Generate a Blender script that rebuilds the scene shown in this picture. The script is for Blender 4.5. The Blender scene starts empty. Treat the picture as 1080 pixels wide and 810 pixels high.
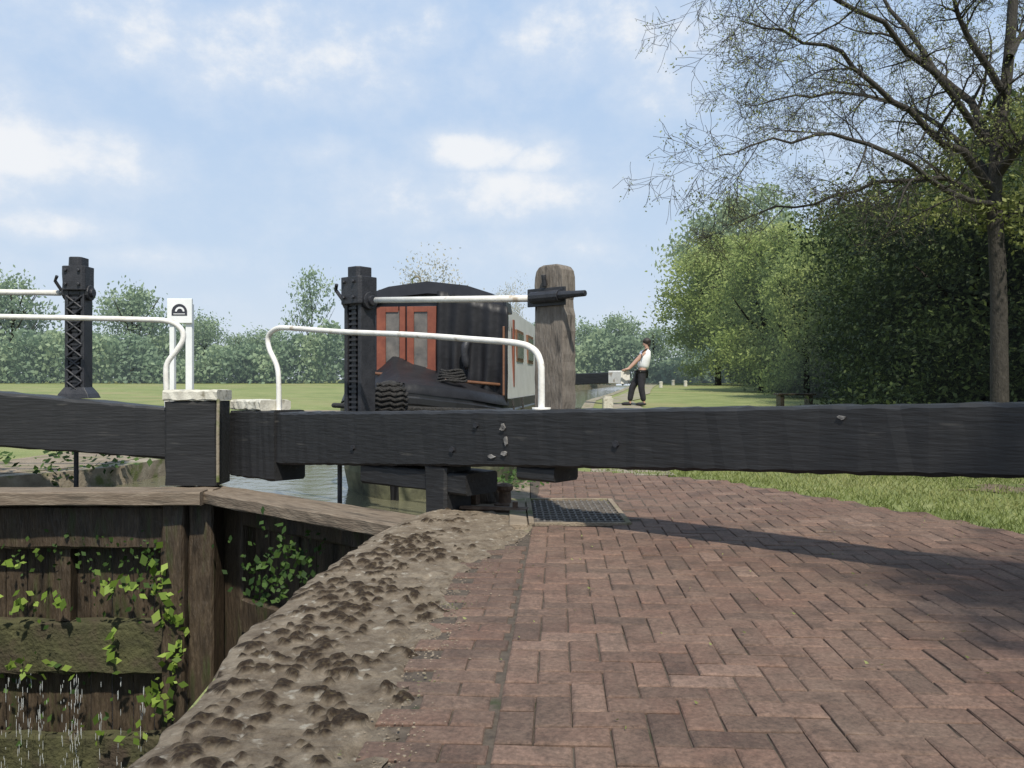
import bpy, math, random
import numpy as np
from mathutils import Vector, Matrix, noise as mn

random.seed(7); rng = np.random.default_rng(7)
scene = bpy.context.scene
CAMH = 1.05; F = 850.0
def X(u, d): return (u-540)/F*d
def Z(v, d): return CAMH-(v-400)/F*d

# ------------------------------------------------------------------ materials
def new_mat(name):
    m = bpy.data.materials.new(name); m.use_nodes = True
    nt = m.node_tree
    return m, nt, nt.nodes, nt.links, nt.nodes['Principled BSDF']

def ramp(nodes, stops):
    r = nodes.new('ShaderNodeValToRGB'); e = r.color_ramp.elements
    while len(e) < len(stops): e.new(0.5)
    for i, (p, c) in enumerate(stops):
        e[i].position = p; e[i].color = (c[0], c[1], c[2], 1)
    return r

def pm(name, stops, scale=5, rough=.75, bump=.3, bscale=40, stretch=(1, 1, 1), metallic=0, detail=8, bdist=.01, spots=None, coord='Object', spec=.5):
    m, nt, N, L, P = new_mat(name)
    tc = N.new('ShaderNodeTexCoord'); mp = N.new('ShaderNodeMapping')
    mp.inputs['Scale'].default_value = stretch
    L.new(tc.outputs[coord], mp.inputs['Vector'])
    n1 = N.new('ShaderNodeTexNoise'); n1.inputs['Scale'].default_value = scale; n1.inputs['Detail'].default_value = detail
    n1.inputs['Roughness'].default_value = .65
    L.new(mp.outputs[0], n1.inputs['Vector'])
    r = ramp(N, stops); L.new(n1.outputs['Fac'], r.inputs['Fac'])
    out = r.outputs['Color']
    if spots:
        for (sc, lo, hi, col) in spots:
            n3 = N.new('ShaderNodeTexNoise'); n3.inputs['Scale'].default_value = sc; n3.inputs['Detail'].default_value = 6
            L.new(mp.outputs[0], n3.inputs['Vector'])
            mr = N.new('ShaderNodeMapRange'); mr.inputs['From Min'].default_value = lo; mr.inputs['From Max'].default_value = hi
            L.new(n3.outputs['Fac'], mr.inputs['Value'])
            mx = N.new('ShaderNodeMix'); mx.data_type = 'RGBA'
            L.new(mr.outputs[0], mx.inputs['Factor']); L.new(out, mx.inputs['A']); mx.inputs['B'].default_value = (*col, 1)
            out = mx.outputs['Result']
    L.new(out, P.inputs['Base Color'])
    n2 = N.new('ShaderNodeTexNoise'); n2.inputs['Scale'].default_value = bscale; n2.inputs['Detail'].default_value = 8
    L.new(mp.outputs[0], n2.inputs['Vector'])
    b = N.new('ShaderNodeBump'); b.inputs['Strength'].default_value = bump; b.inputs['Distance'].default_value = bdist
    L.new(n2.outputs['Fac'], b.inputs['Height']); L.new(b.outputs[0], P.inputs['Normal'])
    P.inputs['Roughness'].default_value = rough; P.inputs['Metallic'].default_value = metallic; P.inputs['Specular IOR Level'].default_value = spec
    return m

def leafmat(name, dark, mid, light, trans=.3, haze_glow=0):
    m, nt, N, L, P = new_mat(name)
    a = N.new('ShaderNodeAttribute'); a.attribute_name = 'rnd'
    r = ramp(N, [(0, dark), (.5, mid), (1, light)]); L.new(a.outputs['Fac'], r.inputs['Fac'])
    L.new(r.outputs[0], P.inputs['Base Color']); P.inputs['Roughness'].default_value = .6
    P.inputs['Specular IOR Level'].default_value = .25
    if haze_glow:
        P.inputs['Emission Color'].default_value = (.55, .66, .8, 1); P.inputs['Emission Strength'].default_value = haze_glow  # aerial haze painted in as a faint bluish glow on the leaves
    t = N.new('ShaderNodeBsdfTranslucent'); L.new(r.outputs[0], t.inputs['Color'])
    mx = N.new('ShaderNodeMixShader'); mx.inputs[0].default_value = trans
    L.new(P.outputs[0], mx.inputs[1]); L.new(t.outputs[0], mx.inputs[2])
    L.new(mx.outputs[0], N['Material Output'].inputs['Surface'])
    return m

M = {}
M['black'] = pm('black_paint', [(.3, (.014, .014, .015)), (.6, (.022, .022, .023)), (.8, (.046, .044, .043))], scale=3, rough=.55, bump=.35, bscale=5, stretch=(1, 5, 9), bdist=.016,
                spots=[(2.2, .64, .76, (.07, .066, .06))], spec=.4)
M['iron'] = pm('black_iron', [(.3, (.014, .015, .019)), (.7, (.038, .038, .044))], scale=9, rough=.5, bump=.4, bscale=60, metallic=.1)
M['rust'] = pm('rusty_iron', [(.3, (.05, .028, .018)), (.55, (.11, .07, .045)), (.8, (.18, .14, .1))], scale=14, rough=.85, bump=.6, bscale=60)
M['chip'] = pm('chipped_fitting', [(.3, (.06, .055, .05)), (.55, (.2, .19, .18)), (.8, (.4, .39, .37))], scale=18, rough=.8, bump=.6, bscale=60)
M['white'] = pm('white_paint', [(.3, (.62, .59, .53)), (.55, (.77, .75, .7)), (.8, (.82, .8, .76))], scale=6, rough=.55, bump=.25, bscale=40,
                spots=[(7, .58, .68, (.42, .35, .27))])
M['cap'] = pm('weathered_white', [(.3, (.38, .36, .3)), (.6, (.58, .56, .48)), (.8, (.7, .68, .6))], scale=8, rough=.85, bump=.5, bscale=50, spots=[(9, .56, .68, (.2, .18, .13))])
M['plank'] = pm('walkway_oak', [(.25, (.09, .066, .046)), (.5, (.175, .135, .098)), (.8, (.28, .235, .18))], scale=5, rough=.85, bump=.6, bscale=14, stretch=(1, 8, 8), bdist=.015,
                spots=[(2, .56, .7, (.07, .055, .04))])
M['wetwood'] = pm('wet_oak', [(.25, (.024, .018, .012)), (.5, (.062, .045, .03)), (.8, (.135, .1, .065))], scale=4, rough=.5, bump=.8, bscale=10, stretch=(6, 6, 1), bdist=.025,
                  spots=[(2, .55, .7, (.042, .05, .018)), (.9, .55, .68, (.018, .014, .01))])
M['mosswood'] = pm('mossy_oak', [(.25, (.03, .028, .013)), (.5, (.06, .06, .024)), (.8, (.11, .105, .045))], scale=6, rough=.9, bump=.9, bscale=25, bdist=.03,
                   spots=[(3, .46, .62, (.05, .037, .024))])
M['postwood'] = pm('weathered_post', [(.25, (.08, .066, .054)), (.5, (.155, .132, .11)), (.8, (.25, .22, .19))], scale=7, rough=.9, bump=.7, bscale=16, stretch=(5, 5, 1), bdist=.015,
                   spots=[(3, .6, .7, (.05, .045, .04))])
M['stone'] = pm('quay_stone', [(.3, (.17, .14, .1)), (.55, (.28, .24, .18)), (.8, (.4, .36, .29))], scale=6, rough=.9, bump=.7, bscale=40, spots=[(4, .5, .62, (.12, .14, .045))])
M['lockbrick'] = pm('lock_brick', [(.3, (.05, .04, .03)), (.6, (.11, .08, .06)), (.8, (.15, .14, .1))], scale=5, rough=.85, bump=.7, bscale=20)
M['dirt'] = pm('earth', [(.3, (.15, .12, .085)), (.55, (.25, .2, .145)), (.8, (.34, .28, .21))], scale=4, rough=.95, bump=.7, bscale=60, bdist=.02, spots=[(2.5, .54, .66, (.12, .13, .05))])
M['soil'] = pm('bare_soil', [(.3, (.09, .065, .042)), (.55, (.15, .11, .075)), (.8, (.2, .16, .11))], scale=4, rough=.95, bump=.7, bscale=60, bdist=.02, spots=[(3, .5, .6, (.1, .13, .035))])
M['path'] = pm('path_gravel', [(.3, (.2, .17, .13)), (.7, (.32, .28, .22))], scale=8, rough=.95, bump=.5, bscale=80, spots=[(2, .48, .6, (.18, .2, .07))])
M['bed'] = pm('joint_sand', [(.3, (.04, .03, .023)), (.7, (.115, .09, .066))], scale=20, rough=.95, bump=.6, bscale=120, spots=[(6, .62, .7, (.04, .045, .02))])
M['grass'] = pm('grass_turf', [(.25, (.11, .145, .04)), (.5, (.19, .22, .075)), (.8, (.3, .3, .13))], scale=.9, rough=.95, bump=.8, bscale=30, bdist=.04, detail=12, spots=[(.25, .5, .65, (.24, .23, .1))])
M['bark'] = pm('bark', [(.3, (.022, .019, .015)), (.6, (.048, .042, .034)), (.8, (.085, .076, .063))], scale=8, rough=.9, bump=.9, bscale=22, stretch=(3, 3, 1), bdist=.02)
M['tarp'] = pm('black_canvas', [(.3, (.008, .008, .01)), (.7, (.017, .017, .02))], scale=4, rough=.5, bump=.5, bscale=5, bdist=.03, spec=.35)
M['navy'] = pm('dark_roof_paint', [(.3, (.012, .013, .019)), (.7, (.024, .025, .034))], scale=4, rough=.45, bump=.15, bscale=10)
M['red'] = pm('red_frame', [(.3, (.15, .04, .024)), (.7, (.26, .08, .045))], scale=6, rough=.5, bump=.1)
M['glass'] = pm('curtained_pane', [(.3, (.05, .05, .05)), (.7, (.2, .18, .16))], scale=5, rough=.1, bump=.05)
M['cream'] = pm('pale_cabin_paint', [(.3, (.56, .56, .54)), (.7, (.7, .7, .68))], scale=3, rough=.35, bump=.05)
M['hull'] = pm('scummy_hull', [(.3, (.07, .07, .045)), (.55, (.17, .17, .1)), (.8, (.28, .27, .17))], scale=5, rough=.8, bump=.4, bscale=20)
M['hullblack'] = pm('black_hull', [(.3, (.01, .01, .011)), (.7, (.022, .022, .024))], scale=3, rough=.35, bump=.1)
M['varnish'] = pm('varnished_wood', [(.3, (.13, .06, .035)), (.7, (.22, .11, .06))], scale=6, rough=.4)
M['rope'] = pm('black_rope', [(.3, (.012, .012, .012)), (.7, (.05, .046, .042))], scale=30, rough=.95, bump=1, bscale=60, bdist=.03)
M['signwhite'] = pm('sign_white', [(.3, (.68, .7, .7)), (.7, (.8, .81, .8))], scale=3, rough=.4, bump=.05)
M['signblack'] = pm('sign_black', [(.3, (.02, .022, .03)), (.7, (.035, .035, .045))], scale=3, rough=.4, bump=.05)
M['grate'] = pm('worn_grate', [(.3, (.08, .07, .06)), (.7, (.19, .17, .15))], scale=20, rough=.75, metallic=.1, bump=.3)
M['pit'] = pm('pit_shade', [(.3, (.02, .017, .014)), (.7, (.05, .042, .034))], scale=20)  # near-black colour painted as shade below the grate
M['skin'] = pm('skin', [(.3, (.38, .22, .16)), (.7, (.47, .29, .21))], scale=9, rough=.55, bump=.05)
M['shirt'] = pm('white_cotton', [(.3, (.84, .85, .88)), (.7, (.9, .91, .93))], scale=9, rough=.85, bump=.2, bscale=14, bdist=.02)
M['trouser'] = pm('black_trousers', [(.3, (.012, .012, .016)), (.7, (.028, .028, .034))], scale=9, rough=.9, bump=.3)
M['hair'] = pm('dark_hair', [(.3, (.015, .011, .009)), (.7, (.035, .025, .02))], scale=30, rough=.6)
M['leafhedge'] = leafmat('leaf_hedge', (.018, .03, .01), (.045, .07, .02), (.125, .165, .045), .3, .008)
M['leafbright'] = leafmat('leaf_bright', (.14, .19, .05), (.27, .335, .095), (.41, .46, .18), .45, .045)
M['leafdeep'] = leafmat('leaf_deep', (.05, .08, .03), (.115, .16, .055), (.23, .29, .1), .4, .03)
M['leaffar'] = leafmat('leaf_far', (.14, .2, .125), (.2, .275, .16), (.3, .37, .21), .4, .1)  # base colours paled and blued too, distance haze put into the leaf colour
M['leafhazy'] = leafmat('leaf_hazy', (.15, .21, .12), (.25, .32, .17), (.35, .42, .23), .4, .1)  # pale tones carry painted distance haze
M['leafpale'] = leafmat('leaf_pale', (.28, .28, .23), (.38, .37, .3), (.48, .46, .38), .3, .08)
M['leafash'] = leafmat('leaf_ash', (.14, .16, .05), (.23, .26, .08), (.34, .36, .14), .4)
M['leafvine'] = leafmat('leaf_vine', (.05, .09, .014), (.16, .25, .035), (.34, .45, .1), .35)
M['leaffern'] = leafmat('leaf_fern', (.02, .045, .01), (.045, .09, .02), (.08, .14, .03), .3)
M['blade'] = leafmat('grass_blade', (.1, .135, .03), (.18, .215, .06), (.3, .3, .12), .3)
M['foam'] = pm('leak_water', [(.3, (.5, .54, .54)), (.7, (.7, .72, .72))], scale=9, rough=.1)

# brick material
m, nt, N, L, P = new_mat('clay_pavers'); M['brick'] = m
a = N.new('ShaderNodeAttribute'); a.attribute_name = 'rnd'
r = ramp(N, [(0, (.08, .048, .036)), (.35, (.125, .073, .053)), (.7, (.16, .091, .065)), (1, (.205, .133, .1))]); L.new(a.outputs['Fac'], r.inputs['Fac'])
tc = N.new('ShaderNodeTexCoord')
n1 = N.new('ShaderNodeTexNoise'); n1.inputs['Scale'].default_value = 1.3; n1.inputs['Detail'].default_value = 12; n1.inputs['Roughness'].default_value = .78
L.new(tc.outputs['Object'], n1.inputs['Vector'])
mr = N.new('ShaderNodeMapRange'); mr.inputs['From Min'].default_value = .38; mr.inputs['From Max'].default_value = .66; mr.inputs['To Min'].default_value = .02; mr.inputs['To Max'].default_value = .62
L.new(n1.outputs['Fac'], mr.inputs['Value'])
mx = N.new('ShaderNodeMix'); mx.data_type = 'RGBA'; L.new(mr.outputs[0], mx.inputs['Factor']); L.new(r.outputs[0], mx.inputs['A']); mx.inputs['B'].default_value = (.2, .145, .107, 1)
n6 = N.new('ShaderNodeTexNoise'); n6.inputs['Scale'].default_value = 6; n6.inputs['Detail'].default_value = 11; n6.inputs['Roughness'].default_value = .75
L.new(tc.outputs['Object'], n6.inputs['Vector'])
mr6 = N.new('ShaderNodeMapRange'); mr6.inputs['From Min'].default_value = .48; mr6.inputs['From Max'].default_value = .66; mr6.inputs['To Max'].default_value = .7
L.new(n6.outputs['Fac'], mr6.inputs['Value'])
mx6 = N.new('ShaderNodeMix'); mx6.data_type = 'RGBA'; L.new(mr6.outputs[0], mx6.inputs['Factor']); L.new(mx.outputs['Result'], mx6.inputs['A']); mx6.inputs['B'].default_value = (.068, .047, .035, 1)
n2 = N.new('ShaderNodeTexNoise'); n2.inputs['Scale'].default_value = 60; n2.inputs['Detail'].default_value = 8; n2.inputs['Roughness'].default_value = .78
L.new(tc.outputs['Object'], n2.inputs['Vector'])
mr2 = N.new('ShaderNodeMapRange'); mr2.inputs['From Min'].default_value = .3; mr2.inputs['From Max'].default_value = .7; mr2.inputs['To Min'].default_value = .45; mr2.inputs['To Max'].default_value = 1.55
L.new(n2.outputs['Fac'], mr2.inputs['Value'])
vm = N.new('ShaderNodeVectorMath'); vm.operation = 'SCALE'; L.new(mx6.outputs['Result'], vm.inputs[0]); L.new(mr2.outputs[0], vm.inputs['Scale'])
L.new(vm.outputs[0], P.inputs['Base Color']); P.inputs['Roughness'].default_value = .75; P.inputs['Specular IOR Level'].default_value = .35
b = N.new('ShaderNodeBump'); b.inputs['Strength'].default_value = .85; b.inputs['Distance'].default_value = .007; L.new(n2.outputs['Fac'], b.inputs['Height']); L.new(b.outputs[0], P.inputs['Normal'])

# coping material (moss attr)
m, nt, N, L, P = new_mat('mossy_coping'); M['coping'] = m
tc = N.new('ShaderNodeTexCoord')
n1 = N.new('ShaderNodeTexNoise'); n1.inputs['Scale'].default_value = 8; n1.inputs['Detail'].default_value = 13; n1.inputs['Roughness'].default_value = .8
L.new(tc.outputs['Object'], n1.inputs['Vector'])
r = ramp(N, [(.32, (.08, .058, .04)), (.45, (.175, .138, .1)), (.57, (.265, .217, .16)), (.72, (.37, .315, .245))]); L.new(n1.outputs['Fac'], r.inputs['Fac'])
vo = N.new('ShaderNodeTexNoise'); vo.inputs['Scale'].default_value = 20; vo.inputs['Detail'].default_value = 9; L.new(tc.outputs['Object'], vo.inputs['Vector'])
mr = N.new('ShaderNodeMapRange'); mr.inputs['From Min'].default_value = .61; mr.inputs['From Max'].default_value = .69; mr.inputs['To Max'].default_value = .8; L.new(vo.outputs['Fac'], mr.inputs['Value'])
mx = N.new('ShaderNodeMix'); mx.data_type = 'RGBA'; L.new(mr.outputs[0], mx.inputs['Factor']); L.new(r.outputs[0], mx.inputs['A']); mx.inputs['B'].default_value = (.44, .4, .33, 1)
a = N.new('ShaderNodeAttribute'); a.attribute_name = 'rnd'
n4 = N.new('ShaderNodeTexNoise'); n4.inputs['Scale'].default_value = 70; n4.inputs['Detail'].default_value = 6; L.new(tc.outputs['Object'], n4.inputs['Vector'])
r4 = ramp(N, [(.3, (.018, .012, .008)), (.55, (.05, .034, .022)), (.75, (.1, .078, .042))]); L.new(n4.outputs['Fac'], r4.inputs['Fac'])
mx2 = N.new('ShaderNodeMix'); mx2.data_type = 'RGBA'; L.new(a.outputs['Fac'], mx2.inputs['Factor']); L.new(mx.outputs['Result'], mx2.inputs['A']); L.new(r4.outputs[0], mx2.inputs['B'])
L.new(mx2.outputs['Result'], P.inputs['Base Color']); P.inputs['Roughness'].default_value = .95; P.inputs['Specular IOR Level'].default_value = .2
n5 = N.new('ShaderNodeTexNoise'); n5.inputs['Scale'].default_value = 60; n5.inputs['Detail'].default_value = 10; n5.inputs['Roughness'].default_value = .75; L.new(tc.outputs['Object'], n5.inputs['Vector'])
b = N.new('ShaderNodeBump'); b.inputs['Strength'].default_value = .95; b.inputs['Distance'].default_value = .022; L.new(n5.outputs['Fac'], b.inputs['Height']); L.new(b.outputs[0], P.inputs['Normal'])

def water_mat(name, col, rough):
    m, nt, N, L, P = new_mat(name)
    P.inputs['Base Color'].default_value = (*col, 1); P.inputs['Roughness'].default_value = rough
    P.inputs['IOR'].default_value = 1.33
    tc = N.new('ShaderNodeTexCoord'); n = N.new('ShaderNodeTexNoise'); n.inputs['Scale'].default_value = 4; n.inputs['Detail'].default_value = 4
    L.new(tc.outputs['Object'], n.inputs['Vector']); b = N.new('ShaderNodeBump'); b.inputs['Strength'].default_value = .25; b.inputs['Distance'].default_value = .05
    L.new(n.outputs['Fac'], b.inputs['Height']); L.new(b.outputs[0], P.inputs['Normal'])
    return m
M['water'] = water_mat('canal_water', (.13, .125, .08), .08)
M['water2'] = water_mat('chamber_water', (.02, .03, .01), .08)

# ------------------------------------------------------------------ helpers
def link(o): scene.collection.objects.link(o); return o
def setp(child, parent):
    if parent is not None:
        child.parent = parent
        child.matrix_parent_inverse = parent.matrix_basis.inverted()
def empty(name, loc=(0, 0, 0), parent=None, rotz=0):
    e = bpy.data.objects.new(name, None); e.empty_display_size = .3
    e.matrix_basis = Matrix.Translation(loc) @ Matrix.Rotation(rotz, 4, 'Z')
    link(e); setp(e, parent); return e
def tag(o, label=None, category=None, group=None, kind=None):
    if label: o['label'] = label
    if category: o['category'] = category
    if group: o['group'] = group
    if kind: o['kind'] = kind
    return o

class G:
    def __init__(s): s.v = []; s.f = []; s.m = []
    def add(s, vs, fs, mi=0):
        o = len(s.v); s.v += [tuple(p) for p in vs]; s.f += [tuple(i+o for i in f) for f in fs]; s.m += [mi]*len(fs)
    def box(s, x0, x1, y0, y1, z0, z1, mi=0, T=None):
        vs = [Vector(p) for p in [(x0, y0, z0), (x1, y0, z0), (x1, y1, z0), (x0, y1, z0), (x0, y0, z1), (x1, y0, z1), (x1, y1, z1), (x0, y1, z1)]]
        if T: vs = [T @ p for p in vs]
        s.add(vs, [(0, 3, 2, 1), (4, 5, 6, 7), (0, 1, 5, 4), (1, 2, 6, 5), (2, 3, 7, 6), (3, 0, 4, 7)], mi)
    def loft(s, secs, mi=0, cap=True):
        n = len(secs[0]); vs = [p for q in secs for p in q]; fs = []
        for i in range(len(secs)-1):
            for j in range(n):
                a = i*n+j; b = i*n+(j+1) % n
                fs.append((a, b, b+n, a+n))
        if cap: fs.append(tuple(reversed(range(n)))); fs.append(tuple((len(secs)-1)*n+k for k in range(n)))
        s.add(vs, fs, mi)
    def timber(s, xs, y0, y1, zb, zt, ch=.02, jit=.005, mi=0, seed=0, axis='x'):
        rr = random.Random(seed); secs = []
        for i, x in enumerate(xs):
            b = zb(x) if callable(zb) else zb; t = zt(x) if callable(zt) else zt
            j = lambda: rr.uniform(-jit, jit)
            p = [(y0+ch, b+j()), (y1-ch, b+j()), (y1, b+ch), (y1, t-ch+j()), (y1-ch, t+j()), (y0+ch, t+j()), (y0+j(), t-ch+j()), (y0+j(), b+ch+j())]
            if axis == 'x': secs.append([(x, a, c) for a, c in p])
            else: secs.append([(a, c, x) for a, c in p])
        s.loft(secs, mi)
    def tube(s, pts, r, n=10, mi=0, cap=True):
        pts = [Vector(p) for p in pts]; k = len(pts); rs = r if isinstance(r, (list, tuple)) else [r]*k
        secs = []; prev = None
        for i in range(k):
            t = (pts[min(i+1, k-1)]-pts[max(i-1, 0)]).normalized()
            if prev is None:
                u = t.orthogonal().normalized()
            else:
                u = (prev-t*prev.dot(t))
                u = u.normalized() if u.length > 1e-6 else t.orthogonal().normalized()
            prev = u; w = t.cross(u)
            secs.append([tuple(pts[i]+(u*math.cos(2*math.pi*j/n)+w*math.sin(2*math.pi*j/n))*rs[i]) for j in range(n)])
        s.loft(secs, mi, cap)
    def sphere(s, c, r, nu=12, nv=8, mi=0):
        rx, ry, rz = r if isinstance(r, (list, tuple)) else (r, r, r)
        vs = [(c[0], c[1], c[2]+rz)]; fs = []
        for i in range(1, nv):
            th = math.pi*i/nv
            for j in range(nu):
                ph = 2*math.pi*j/nu
                vs.append((c[0]+rx*math.sin(th)*math.cos(ph), c[1]+ry*math.sin(th)*math.sin(ph), c[2]+rz*math.cos(th)))
        vs.append((c[0], c[1], c[2]-rz)); e = len(vs)-1
        for j in range(nu): fs.append((0, 1+j, 1+(j+1) % nu)); fs.append((e, 1+(nv-2)*nu+(j+1) % nu, 1+(nv-2)*nu+j))
        for i in range(nv-2):
            for j in range(nu):
                a = 1+i*nu+j; b = 1+i*nu+(j+1) % nu
                fs.append((a, a+nu, b+nu, b))
        s.add(vs, fs, mi)
    def make(s, name, mats, parent=None, T=None, smooth=False, bev=0, attr=None):
        me = bpy.data.meshes.new(name); me.from_pydata(s.v, [], s.f)
        for m in (mats if isinstance(mats, list) else [mats]): me.materials.append(m)
        me.polygons.foreach_set('material_index', s.m)
        if smooth: me.polygons.foreach_set('use_smooth', [True]*len(s.f))
        if attr is not None:
            at = me.attributes.new('rnd', 'FLOAT', 'POINT'); at.data.foreach_set('value', np.asarray(attr, dtype=np.float32))
        me.update()
        o = bpy.data.objects.new(name, me); link(o)
        if T is not None: o.matrix_basis = T
        setp(o, parent)
        if bev:
            b = o.modifiers.new('Bevel', 'BEVEL'); b.width = bev; b.segments = 2; b.limit_method = 'ANGLE'
        return o

def smooth_path(pts, n=6):
    out = []; P = [Vector(p) for p in pts]
    for i in range(len(P)-1):
        p0 = P[max(i-1, 0)]; p1 = P[i]; p2 = P[i+1]; p3 = P[min(i+2, len(P)-1)]
        for k in range(n):
            t = k/n
            out.append(.5*((2*p1)+(p2-p0)*t+(2*p0-5*p1+4*p2-p3)*t*t+(3*p1-p0-3*p2+p3)*t**3))
    out.append(P[-1]); return out

def quads_mesh(name, C, A, B, rnd, mat, extra=None):
    n = len(C); V = np.empty((n, 4, 3), np.float32)
    V[:, 0] = C-A; V[:, 1] = C+B*.9-A*.1; V[:, 2] = C+A; V[:, 3] = C-B*.9-A*.1
    V = V.reshape(-1, 3); R = np.repeat(rnd, 4).astype(np.float32)
    Fs = np.arange(n*4, dtype=np.int32)
    me = bpy.data.meshes.new(name); me.vertices.add(n*4); me.loops.add(n*4); me.polygons.add(n)
    me.vertices.foreach_set('co', V.ravel()); me.loops.foreach_set('vertex_index', Fs)
    me.polygons.foreach_set('loop_start', np.arange(0, n*4, 4, dtype=np.int32))
    try: me.polygons.foreach_set('loop_total', np.full(n, 4, dtype=np.int32))
    except Exception: pass
    at = me.attributes.new('rnd', 'FLOAT', 'POINT'); at.data.foreach_set('value', R)
    me.materials.append(mat); me.update(calc_edges=True); me.validate()
    return me

def leaf_cloud(blobs, n, size, seed, nclump=14, spread=.33, low=0.0):
    g = np.random.default_rng(seed); vol = np.array([b[1][0]*b[1][1]*b[1][2] for b in blobs])**.7; vol /= vol.sum()
    Cs = []; Rs = []
    for (c, r), w in zip(blobs, vol):
        k = max(8, int(n*w)); c = np.array(c); r = np.array(r)
        d = g.normal(size=(nclump, 3)); d /= np.linalg.norm(d, axis=1)[:, None]
        rad = g.uniform(.45, 1.0, nclump)[:, None]; cc = d*rad
        tone = g.uniform(0, 1, nclump); idx = g.integers(0, nclump, k); sz = g.uniform(.5, 1.25, nclump)
        p = cc[idx]+g.normal(size=(k, 3))*spread*sz[idx][:, None]*np.array([1, 1, .75])
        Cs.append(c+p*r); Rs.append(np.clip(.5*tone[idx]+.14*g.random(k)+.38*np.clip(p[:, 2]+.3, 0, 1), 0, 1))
    C = np.vstack(Cs); R = np.concatenate(Rs); keep = C[:, 2] > low; C = C[keep]; R = R[keep]; k = len(C)
    A = g.normal(size=(k, 3)); A /= np.linalg.norm(A, axis=1)[:, None]; B = np.cross(A, g.normal(size=(k, 3))); B /= np.linalg.norm(B, axis=1)[:, None]
    s = size*g.uniform(.6, 1.4, k)[:, None]
    return C, A*s, B*s*.55, R

def hgt(x, y):
    def ss(a, b, t):
        t = min(max((t-a)/(b-a), 0), 1); return t*t*(3-2*t)
    return -.03+.45*ss(11, 26, y)+.38*ss(26, 65, y)

# ------------------------------------------------------------------ ground, water, banks
RK = [(-14, -1.03), (2.2, -1.03), (3.0, -1.08), (3.9, -1.09), (5.5, -.93), (6.1, -.8), (6.5, -.6), (6.9, -.35), (7.6, -.1), (8.6, .2), (10, .4), (24, 2.2), (110, 19.4)]
LK = [(-14, -5.95), (8.4, -5.95), (8.6, -5.9), (9.3, -5.2), (10, -4.8), (24, -3.0), (110, 14.2)]
def xr(y): return float(np.interp(y, [k[0] for k in RK], [k[1] for k in RK]))
def xl(y): return float(np.interp(y, [k[0] for k in LK], [k[1] for k in LK]))
rows = sorted(set([-30, -14, -8, -3, 0, 1, 2.2, 3, 3.9, 4.7, 5.5, 6.1, 6.5, 6.9, 7.25, 7.6, 8.1, 8.4, 8.6, 9.3, 10, 11, 12, 13, 14, 15, 16, 17, 18, 19, 20, 22, 24, 26, 29, 33, 38, 44, 52, 60, 70, 85, 110, 150, 300, 900]))
offs = [0, .35, .8, 1.5, 2.5, 4, 6, 9, 14, 25, 60, 200, 700]
g = G(); idx = {}
for i, y in enumerate(rows):
    for side, fn in (('L', xl), ('R', xr)):
        for j, o in enumerate(offs):
            x = fn(min(max(y, -14), 110))+(o if side == 'R' else -o)
            bump = .04*mn.noise(Vector((x*.4, y*.4, 0))) if (o > 6 and y > 10) else 0
            idx[(i, side, j)] = len(g.v); g.v.append((x, y, hgt(x, y)+bump))
for i in range(len(rows)-1):
    for side in 'LR':
        for j in range(len(offs)-1):
            q = [idx[(i, side, j)], idx[(i, side, j+1)], idx[(i+1, side, j+1)], idx[(i+1, side, j)]]
            g.f.append(tuple(q if side == 'R' else reversed(q))); g.m.append(0)
    if rows[i] >= 110 or rows[i] < -14:
        g.f.append((idx[(i, 'L', 0)], idx[(i, 'R', 0)], idx[(i+1, 'R', 0)], idx[(i+1, 'L', 0)])); g.m.append(0)
tag(g.make('ground', M['grass'], smooth=True), 'mown grass banks beside the canal', 'ground', kind='structure')

g = G()
for fn, ks in ((xr, RK), (xl, LK)):
    ys = [y for y in rows if 8.4 <= y <= 110] if fn is xl else [y for y in rows if 6.5 <= y <= 110]
    for a, b2 in zip(ys[:-1], ys[1:]):
        s = 1 if fn is xr else -1
        pa = (fn(a), a); pb = (fn(b2), b2); za = hgt(0, a)+.01; zb = hgt(0, b2)+.01
        g.add([(pa[0], pa[1], -3.4), (pb[0], pb[1], -3.4), (pb[0], pb[1], zb), (pa[0], pa[1], za), (pb[0]+s*.3, pb[1], zb+.004), (pa[0]+s*.3, pa[1], za+.004)],
              [(0, 1, 2, 3), (3, 2, 4, 5)])
tag(g.make('canal_bank', M['stone']), 'stone edged canal bank', 'bank', kind='structure')

g = G()
for a, b2 in zip([y for y in rows if 9.3 <= y < 24], [y for y in rows if 9.3 < y <= 24]):
    g.add([(xl(a), a, -.25), (xr(a), a, -.25), (xr(b2), b2, -.25), (xl(b2), b2, -.25)], [(0, 1, 2, 3)])
g.add([(-5.9, 8.25, -.25), (-2.9, 8.2, -.25), (-.62, 6.4, -.25), (-.35, 6.9, -.25), (-.1, 7.6, -.25), (.2, 8.6, -.25), (xr(9.3), 9.3, -.25), (xl(9.3), 9.3, -.25)], [(0, 1, 2, 3, 4, 5, 6, 7)])
for a, b2 in zip([y for y in rows if 24 <= y < 110], [y for y in rows if 24 < y <= 110]):
    g.add([(xl(a), a, .2), (xr(a), a, .2), (xr(b2), b2, .2), (xl(b2), b2, .2)], [(0, 1, 2, 3)])
tag(g.make('water', M['water']), 'brown canal water above the lock', 'water', kind='structure')
g = G(); g.add([(-6, -14, -3.15), (-.5, -14, -3.15), (-.5, 8.6, -3.15), (-6, 8.6, -3.15)], [(0, 1, 2, 3)])
tag(g.make('chamber_water', M['water2']), 'dark water in the empty lock chamber', 'water', kind='structure')

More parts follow.
